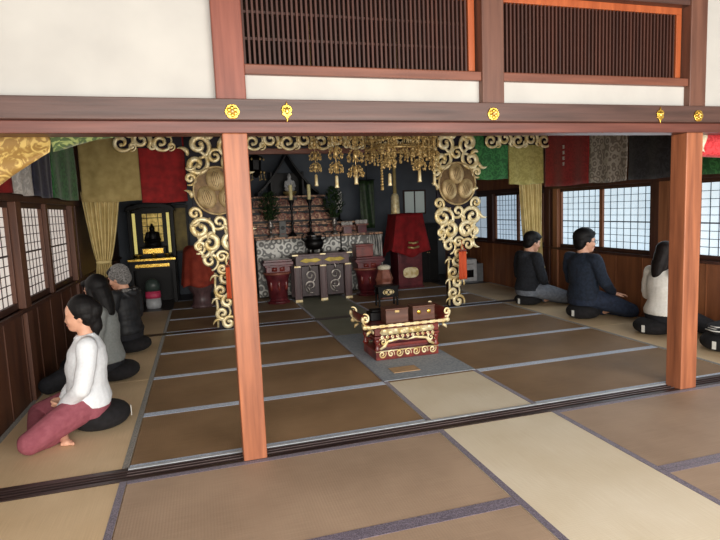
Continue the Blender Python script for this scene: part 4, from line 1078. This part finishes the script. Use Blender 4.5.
# ------------------------------------------------------------------ people sitting in meditation (local frame: facing +x, left is +y)
def section(mb, secs, n=22):
    """stack of ellipses (x, y, z, rx, ry)"""
    out = []
    for i in range(len(secs)-1):
        for k in range(4):
            t = k/4; t2 = t*t*(3-2*t); out.append(tuple(a+(b-a)*t2 for a, b in zip(secs[i], secs[i+1])))
    out.append(secs[-1])
    mb.rings([[V((x+rx*math.cos(2*PI*j/n), y+ry*math.sin(2*PI*j/n), z)) for j in range(n)] for x, y, z, rx, ry in out])
def hand(mb, w, d, nrm, side, curl=.35, sc=1.):
    """palm, four fingers of different length bent at the knuckles, thumb from the side of the palm; d points to the fingers, nrm out of the back of the hand"""
    w = V(w); d = V(d).normalized(); nrm = V(nrm); nrm = (nrm-d*nrm.dot(d)).normalized(); a = d.cross(nrm)*side   # a: towards the thumb
    P = lambda x, y, z: w+(d*x+a*y+nrm*z)*sc
    rot = Matrix((d, a, nrm)).transposed()
    mb.ball(P(.045, 0, 0), (.052*sc, .040*sc, .017*sc), 14, 9, rot); mb.ball(P(.075, .002, 0), (.026*sc, .041*sc, .015*sc), 12, 8, rot)
    mb.limb([P(-.02, 0, 0), P(.02, 0, 0)], [.024*sc, .024*sc], 10)
    for y, l in ((.030, .068), (.010, .077), (-.011, .071), (-.031, .055)):
        pts = [P(.07, y*.9, .003)]; ang = 0; p = V((.085, y, .003))
        pts.append(P(*p))
        for k, (f, c) in enumerate(((.45, .5), (.32, 1.), (.23, .7))):
            ang += curl*c; p = p+V((math.cos(ang), y*.12, -math.sin(ang)))*l*f; pts.append(P(*p))
        mb.limb(pts, [.0095*sc, .0095*sc, .0088*sc, .008*sc, .0068*sc], 8)
    mb.limb([P(.02, .028, -.004), P(.045, .050, -.012), P(.072, .058, -.018), P(.095, .054, -.022)], [.015*sc, .012*sc, .010*sc, .008*sc], 8)
def foot(mb, a, d, up, sc=1.):
    a = V(a); d = V(d).normalized(); up = V(up); up = (up-d*up.dot(d)).normalized(); s = d.cross(up)
    P = lambda x, y, z: a+(d*x+s*y+up*z)*sc
    mb.ball(P(-.035, 0, -.02), (.032*sc,)*3, 10, 8)
    mb.limb([P(-.03, 0, -.015), P(.03, 0, -.005), P(.09, .0, -.022), P(.13, 0, -.028)], [.032*sc, .034*sc, .030*sc, .022*sc], 10)
    for k in range(5):
        y = -.030+.0145*k; l = .165-.012*abs(k-(0 if True else 4))*.8
        mb.limb([P(.12, y, -.03), P(l, y*1.1, -.034)], [.014*sc, .0105*sc if k else .014*sc], 7)

def person(label, x, y, z, rz, s, top, pants, hair, hstyle, female=False, turn=0., nod=0., lean=0., voxel=.009, hands='lap', knee=1., cap=False, hood=False, glasses=False, stripes=False, seed=1., low=.20, wx=.205, foot_out=False, hsc=1., rise=0.):
    t = thing('person', label, 'person', (x, y, 0), rz, 'people sitting in meditation')
    sh = .160 if female else .180
    L = lean
    tz = lambda zz: L*max(0, zz-.2)       # forward lean
    def P(px, py, pz): return V((px+tz(pz), py, pz))
    S = {q: P(-.015, q*sh, .595) for q in (1, -1)}
    if hands == 'lap':
        E = {q: P(.03, q*(sh+.065), .345) for q in (1, -1)}; Wr = {q: V((wx, q*.085, low+.03)) for q in (1, -1)}
    else:
        E = {q: P(.05, q*(sh+.055), .36) for q in (1, -1)}; Wr = {q: V((.25, q*.16, low+.015)) for q in (1, -1)}
    H = {q: V((.02, q*.085, .175)) for q in (1, -1)}
    K = {q: V((.385*knee, q*.295, .085)) for q in (1, -1)}
    A = {1: V((.235, -.045, .055)), -1: V((.335, .03, .05))}
    if foot_out: A[1] = V((.17, .13, .05))
    for q in (1, -1): A[q].z -= z/s; K[q].z -= z/s
    neck = P(-.012, 0, .635); hc = P(.018, 0, .775+rise)
    R = Matrix.Rotation(turn, 3, 'Z') @ Matrix.Rotation(nod, 3, 'Y')
    base = P(-.005, 0, .69)
    def HP(px, py, pz): return base + R @ (V((px, py, pz))*hsc + hc - base)
    # --- body (skin): one continuous surface
    b = MB()
    tor = [(tz(.13)-.01, 0, .13, .115, .165), (tz(.2)-.015, 0, .20, .12, .17), (tz(.32), 0, .32, .10, .135), (tz(.46)-.005, 0, .46, .112, .15 if female else .16), (tz(.56)-.012, 0, .56, .10, sh-.005), (tz(.615)-.015, 0, .615, .07, sh*.72), (tz(.645)-.012, 0, .645, .055, .07)]
    section(b, tor)
    b.limb([neck, base, HP(-.012, 0, -.04)], [.056, .050, .050] if female else [.062, .056, .056])
    for q in (1, -1):
        b.limb([P(-.015, q*.08, .60), S[q], E[q], Wr[q]], [.05, .052, .038, .026])
        b.limb([H[q], K[q], A[q]], [.088, .058, .040])
    # head: cranium, jaw, nose, brow, lips, ears
    b.ball(HP(-.012, 0, .035), (.098, .077, .090), 20, 14, R)
    b.ball(HP(.020, 0, -.015), (.074, .064, .095), 18, 12, R)
    b.ball(HP(.050, 0, -.085), (.040, .042, .032), 14, 10, R)
    b.limb([HP(.086, 0, .015), HP(.101, 0, -.020), HP(.104, 0, -.032)], [.009, .010, .011], 10)
    b.ball(HP(.084, 0, .030), (.014, .052, .012), 12, 8, R)
    b.ball(HP(.088, 0, -.060), (.013, .024, .007), 12, 8, R); b.ball(HP(.085, 0, -.071), (.012, .020, .007), 12, 8, R)
    for q in (1, -1):
        b.ball(HP(-.012, q*.076, -.008), (.020, .010, .032), 12, 9, R)
        b.ball(HP(.066, q*.040, -.028), (.022, .022, .026), 10, 8, R)
    # hands and feet
    hs = .92 if female else 1.
    if hands == 'lap':
        for q in (1, -1): hand(b, Wr[q], (.30, -q*.75, -.10+(.04 if q > 0 else -.04)), (.35 if q > 0 else .3, 0, -.9), q, .28, hs)
    else:
        for q in (1, -1): hand(b, Wr[q], (.9, q*.25, -.18), (.1, 0, 1), -q, .22, hs)
    foot(b, A[1], (-.25, .9, -.02) if foot_out else (.05, -.9, .10), (.2, .0, -1) if not foot_out else (0, 0, 1), hs); foot(b, A[-1], (.05, .9, .05), (.3, 0, -1), hs)
    sc = Matrix.Scale(s, 4); lift = Matrix.Translation((0, 0, z))
    b.xf(lift @ sc)
    mesh_obj('body', remesh(b, voxel, 3), 'skin', t)
    # --- top
    c = MB(); g = .020
    section(c, [(tz(.16)-.01, 0, .165, .142, .185), (tz(.2)-.012, 0, .205, .145, .19), (tz(.32), 0, .32, .128, .163), (tz(.46)-.003, 0, .46, .135, .175 if female else .182), (tz(.56)-.012, 0, .56, .116, sh+.010), (tz(.615)-.016, 0, .618, .084, sh*.74), (tz(.655)-.014, 0, .655, .062, .072)])
    for q in (1, -1):
        c.limb([P(-.015, q*.08, .595), S[q], (S[q]+E[q])/2+V((-.012, q*.012, 0)), E[q]+V((0, q*.004, -.01)), Wr[q]*.85+E[q]*.15], [.062, .069, .062, .060, .047])
        c.limb([Wr[q]*.9+E[q]*.1, Wr[q]], [.041, .039])
    if hood:
        c.limb([P(-.06, .075, .635), P(-.105, .04, .625), P(-.115, 0, .605), P(-.105, -.04, .625), P(-.06, -.075, .635)], [.03, .045, .05, .045, .03])
    c.limb([P(-.068, 0, .652), P(-.05, .05, .655), P(.0, .068, .650), P(.045, .04, .64), P(.058, 0, .632), P(.045, -.04, .64), P(0, -.068, .650), P(-.05, -.05, .655), P(-.068, 0, .652)], [.012]*9, 8)
    c.xf(lift @ sc)
    mesh_obj('sweater', remesh(c, voxel, 4, .007*s, seed), top, t)
    # --- trousers
    p = MB()
    section(p, [(-.012, 0, .10, .125, .175), (-.012, 0, .17, .135, .185), (-.006, 0, .235, .122, .168)])
    for q in (1, -1):
        p.limb([H[q], (H[q]+K[q])/2+V((0, 0, .008)), K[q], (K[q]+A[q])/2, A[q]*.97+K[q]*.03], [.108, .096, .075, .066, .050])
    p.ball((.16, 0, .095-z/s*.7), (.14, .13, .05), 16, 8)
    p.xf(lift @ sc)
    o = mesh_obj('trousers', remesh(p, voxel, 4, .005*s, seed+3), pants, t)
    if stripes:
        st = MB()
        for k in range(3):
            q = -1; u = [H[q]+V((.0, q*.100+k*0, .03+.02*k)), (H[q]+K[q])/2+V((-.05, q*.076, .026+.02*k)), K[q]+V((-.02, q*.062, .02+.018*k))]
            st.tube(u, .006, 6)
        st.xf(lift @ sc); st.build('trouser_stripe', 'tag_white', o, True)
    # --- hair
    h = MB()
    h.ball(HP(-.034, 0, .055), (.102, .090, .098), 20, 14, R)
    h.ball(HP(-.058, 0, .0), (.064, .080, .085), 16, 12, R)
    for q in (1, -1):
        h.ball(HP(-.018, q*.064, .030), (.055, .024, .052), 12, 9, R)
        if hstyle != 'bun': h.ball(HP(.040, q*.045, .088), (.045, .034, .030), 12, 9, R)
    if hstyle == 'bun':
        h.limb([HP(-.05, .045, .0), HP(-.07, .03, -.05)], [.045, .034]); h.limb([HP(-.05, -.045, .0), HP(-.07, -.03, -.05)], [.045, .034]); h.limb([HP(-.095, 0, -.03), HP(-.105, 0, -.11), HP(-.095, 0, -.18)], [.05, .042, .018])
        h.ball(HP(-.080, 0, -.030), (.054, .066, .062), 14, 10, R); h.ball(HP(-.105, 0, .03), (.06, .066, .075), 14, 10, R); h.ball(HP(-.030, 0, .098), (.080, .076, .066), 14, 10, R)
    elif hstyle == 'long':
        h.limb([HP(-.055, 0, 0), HP(-.075, 0, -.09), HP(-.085, 0, -.19)], [.085, .080, .062])
        for q in (1, -1): h.limb([HP(-.02, q*.07, .02), HP(-.02, q*.078, -.08), HP(-.045, q*.07, -.17)], [.032, .034, .026])
    elif hstyle == 'bob':
        h.limb([HP(-.05, 0, 0), HP(-.06, 0, -.075)], [.086, .074])
        for q in (1, -1): h.limb([HP(-.015, q*.07, .02), HP(.005, q*.074, -.065)], [.036, .026])
        h.ball(HP(.062, 0, .082), (.036, .058, .030), 12, 9, R)
    elif hstyle == 'short':
        h.ball(HP(-.015, 0, .075), (.108, .094, .078), 18, 11, R); h.ball(HP(.064, 0, .080), (.034, .052, .028), 12, 9, R)
        h.ball(HP(-.066, 0, -.025), (.052, .076, .066), 14, 9, R)
    h.xf(lift @ sc)
    mesh_obj('hair', remesh(h, voxel*.8, 2, .005*s, seed+7), hair, t)
    Z = lambda v: lift @ (sc @ v)
    for q, in ((1,), (-1,)):
        e = MB()
        e.tube([Z(HP(.080, q*.017, -.004)), Z(HP(.083, q*.030, -.009)), Z(HP(.074, q*.046, -.005))], [.002, .0034, .002], 6)
        e.build('closed_eye', 'lash', t, True)
        e = MB(); e.tube([Z(HP(.094, q*.014, .026)), Z(HP(.092, q*.032, .031)), Z(HP(.076, q*.052, .024))], [.002, .0035, .0015], 6); e.build('eyebrow', 'lash', t, True)
    e = MB(); e.tube([Z(HP(.092, -.020, -.065)), Z(HP(.1005, 0, -.064)), Z(HP(.092, .020, -.065))], [.003, .006, .003], 6); e.build('mouth', 'lip', t, True)
    if cap:
        k = MB().ball(HP(-.028, 0, .055), (.115, .104, .105), 20, 14, R).ball(HP(-.06, 0, .0), (.085, .096, .09), 16, 12, R)
        k.xf(lift @ sc); mesh_obj('knit_cap', remesh(k, voxel, 3), 'cap_knit', t)
        k = MB().limb([P(-.075, .09, .645), P(-.12, .05, .64), P(-.13, 0, .635), P(-.12, -.05, .64), P(-.075, -.09, .645)], [.022]*5)
        k.xf(lift @ sc); k.build('collar', 'cap_knit', t, True)
    if glasses:
        gl = MB()
        for q in (1, -1):
            gl.tube([Z(HP(.104+.0*k, q*.033+.024*math.cos(2*PI*k/16), -.004+.019*math.sin(2*PI*k/16))) for k in range(17)], .0025, 6)
            gl.tube([Z(HP(.103, q*.057, 0)), Z(HP(.05, q*.079, .004)), Z(HP(-.015, q*.084, .004))], .0025, 6)
        gl.tube([Z(HP(.106, -.010, 0)), Z(HP(.111, 0, .003)), Z(HP(.106, .010, 0))], .0025, 6)
        gl.build('glasses', 'dark_glass', t, True)
    return t

def zafu(x, y, rz, label, r=.205, h=.13, tagang=None):
    t = thing('meditation_cushion', label, 'cushion', (x, y, .003), rz, 'black meditation cushions')
    n = 48; rings = []
    for i in range(15):
        a = -PI/2+PI*i/14; rr = r*(math.cos(a)**.55 if math.cos(a) > 1e-6 else 0); zz = h/2+h/2*math.sin(a)
        side = math.cos(a)**2
        rings.append([V((max(rr, 2e-3)*(1+.018*side*math.sin(24*2*PI*j/n+PI*.5))*math.cos(2*PI*j/n), max(rr, 2e-3)*(1+.018*side*math.sin(24*2*PI*j/n+PI*.5))*math.sin(2*PI*j/n), zz)) for j in range(n)])
    MB().rings(rings).build('cover', 'zafu', t, True)
    if tagang is not None:
        c = V((math.cos(tagang), math.sin(tagang), 0)); p = V((-c.y, c.x, 0)); o = c*(r+.003)+V((0, 0, h*.5))
        MB().add([o+p*.016-V((0,0,.04)), o-p*.016-V((0,0,.04)), o-p*.016+V((0,0,.03)), o+p*.016+V((0,0,.03))] + [q+c*.004 for q in (o+p*.016-V((0,0,.04)), o-p*.016-V((0,0,.04)), o-p*.016+V((0,0,.03)), o+p*.016+V((0,0,.03)))],
                 [(0,1,2,3),(7,6,5,4),(0,4,5,1),(1,5,6,2),(2,6,7,3),(3,7,4,0)]).build('care_tag', 'tag_white', t)
    return t

# by the dim windows, facing them
zafu(-.735, .91, 0, 'round black cushion under the woman in maroon trousers', r=.185, h=.16, tagang=.15)
person('woman with tied up hair in white sweatshirt and maroon trousers sitting by the wall', -.80, .885, .02, PI+.16, .96, 'white_knit', 'maroon_pants', 'hair', 'bun', True, turn=-.12, nod=.06, lean=-.04, voxel=.0065, knee=.86, seed=1., wx=.15, low=.17, foot_out=True, hsc=.855, rise=.012)
zafu(-.79, 2.07, 0, 'round black cushion under the dark haired person in grey sweater', r=.19, h=.15)
person('dark haired person in grey sweater sitting just behind the woman in white', -.86, 2.06, .01, PI-.05, 1.0, 'grey_knit', 'black_pants', 'hair', 'long', True, turn=-.65, nod=.22, lean=.03, seed=2.)
zafu(-.77, 3.08, 0, 'round black cushion under the person in black jacket with grey cap', r=.19, h=.15)
person('person in black jacket and grey cap sitting before the tan tied curtain', -.80, 3.08, .04, PI-.5, .96, 'black_jacket', 'black_pants', 'hair', 'short', False, turn=.1, nod=.25, lean=.04, cap=True, hood=True, seed=3.)
# by the bright windows, facing them
zafu(4.24, 3.42, 0, 'round black cushion under the person in grey trousers', r=.18, h=.14, tagang=PI+.3)
person('person in black hooded top and grey trousers sitting by the yellowish tied curtain', 4.24, 3.42, .03, .05, 1.06, 'black_hoodie', 'grey_pants', 'hair', 'short', False, turn=-.05, nod=.25, lean=.06, hood=True, knee=1.1, voxel=.008, seed=4.)
zafu(4.29, 2.36, 0, 'round dark cushion under the man with glasses', r=.19, h=.17, tagang=PI+.3)
person('man with glasses and short hair in navy clothes with hands on his lap', 4.30, 2.36, .055, .12, 1.10, 'navy_shirt', 'navy_pants', 'hair', 'short', False, turn=-.35, nod=.05, lean=-.02, hands='knee', glasses=True, seed=5., knee=.95)
zafu(4.40, 1.42, 0, 'round black cushion under the person in cream sweatshirt', r=.19, h=.16, tagang=PI+.3)
person('dark haired person in cream sweatshirt half hidden behind the far orange post', 4.46, 1.37, .045, .0, .98, 'cream_knit', 'black_pants', 'hair_brown', 'long', True, turn=.0, nod=.2, lean=.02, seed=6., knee=.9)
zafu(4.44, .66, 0, 'round black cushion with white tag past the far orange post', r=.19, h=.16, tagang=PI+.3)
t = thing('tracksuit', 'folded black tracksuit with white stripes on the cushion past the far orange post', 'clothes', (4.46, .66, .164))
m = MB().ball((0, 0, .04), (.17, .15, .04)).limb([(-.13, -.06, .035), (-.02, -.12, .045), (.12, -.08, .04)], [.034, .038, .03]).limb([(-.10, .08, .04), (.05, .10, .05), (.14, .03, .04)], [.034, .04, .03]).limb([(-.145, .05, .035), (-.15, -.03, .03), (-.10, -.11, .03)], [.03, .032, .03])
mesh_obj('fabric', remesh(m, .009, 3, .006, 2.), 'black_pants', t)
for k in range(3):
    MB().tube([(-.185+.018*k, .05-.01*k, .038+.013*k), (-.188+.02*k, -.03, .034+.015*k), (-.135+.018*k, -.125+.016*k, .035+.015*k)], .006, 6).build('side_stripe', 'tag_white', t, True)
# ------------------------------------------------------------------ camera
cam = bpy.data.cameras.new('camera'); co = bpy.data.objects.new('camera', cam); COL.objects.link(co)
yaw, pitch, roll = 0.2816446, 0.1121469, -0.0411402
cy, sy, cp, sp = math.cos(yaw), math.sin(yaw), math.cos(pitch), math.sin(pitch)
fwd = V((sy*cp, cy*cp, -sp)); right = V((cy, -sy, 0)); up = right.cross(fwd)
r2 = right*math.cos(roll)+up*math.sin(roll); u2 = -right*math.sin(roll)+up*math.cos(roll)
co.matrix_world = Matrix(((r2.x, u2.x, -fwd.x, -.004395), (r2.y, u2.y, -fwd.y, -3.038118), (r2.z, u2.z, -fwd.z, 1.40), (0, 0, 0, 1)))
cam.sensor_width = 36; cam.lens = 546.58/720*36; cam.clip_start = .05
SC.camera = co
# ------------------------------------------------------------------ light: overcast sky through the open front of the hall, paper windows at the sides
w = bpy.data.worlds.new('sky'); SC.world = w; w.use_nodes = True
bg = w.node_tree.nodes['Background']; bg.inputs['Color'].default_value = (.80, .88, 1., 1); bg.inputs['Strength'].default_value = .6
def area(name, loc, rot, sx, sy_, power, col):
    l = bpy.data.lights.new(name, 'AREA'); l.shape = 'RECTANGLE'; l.size = sx; l.size_y = sy_; l.energy = power; l.color = col
    o = bpy.data.objects.new(name, l); COL.objects.link(o); o.location = loc; o.rotation_euler = rot
    return o
area('daylight_open_front', (1.4, FY+.05, 1.45), (PI/2-.10, 0, 0), 7.0, 2.6, 480, (1., .95, .88))
area('daylight_paper_windows_bright', (XE-.08, 2.1, 1.15), (0, PI/2, 0), .8, 3.4, 11, (.85, .94, 1.))
area('daylight_paper_windows_dim', (XW+.08, 2.1, 1.15), (0, -PI/2, 0), .8, 3.4, 4, (1., .92, .85))
SC.view_settings.view_transform = 'Standard'; SC.view_settings.look = 'None'; SC.view_settings.exposure = .13; SC.view_settings.gamma = 1.
SC.view_settings.use_curve_mapping = False

SC.cycles.use_denoising = True
SC.cycles.max_bounces = 8
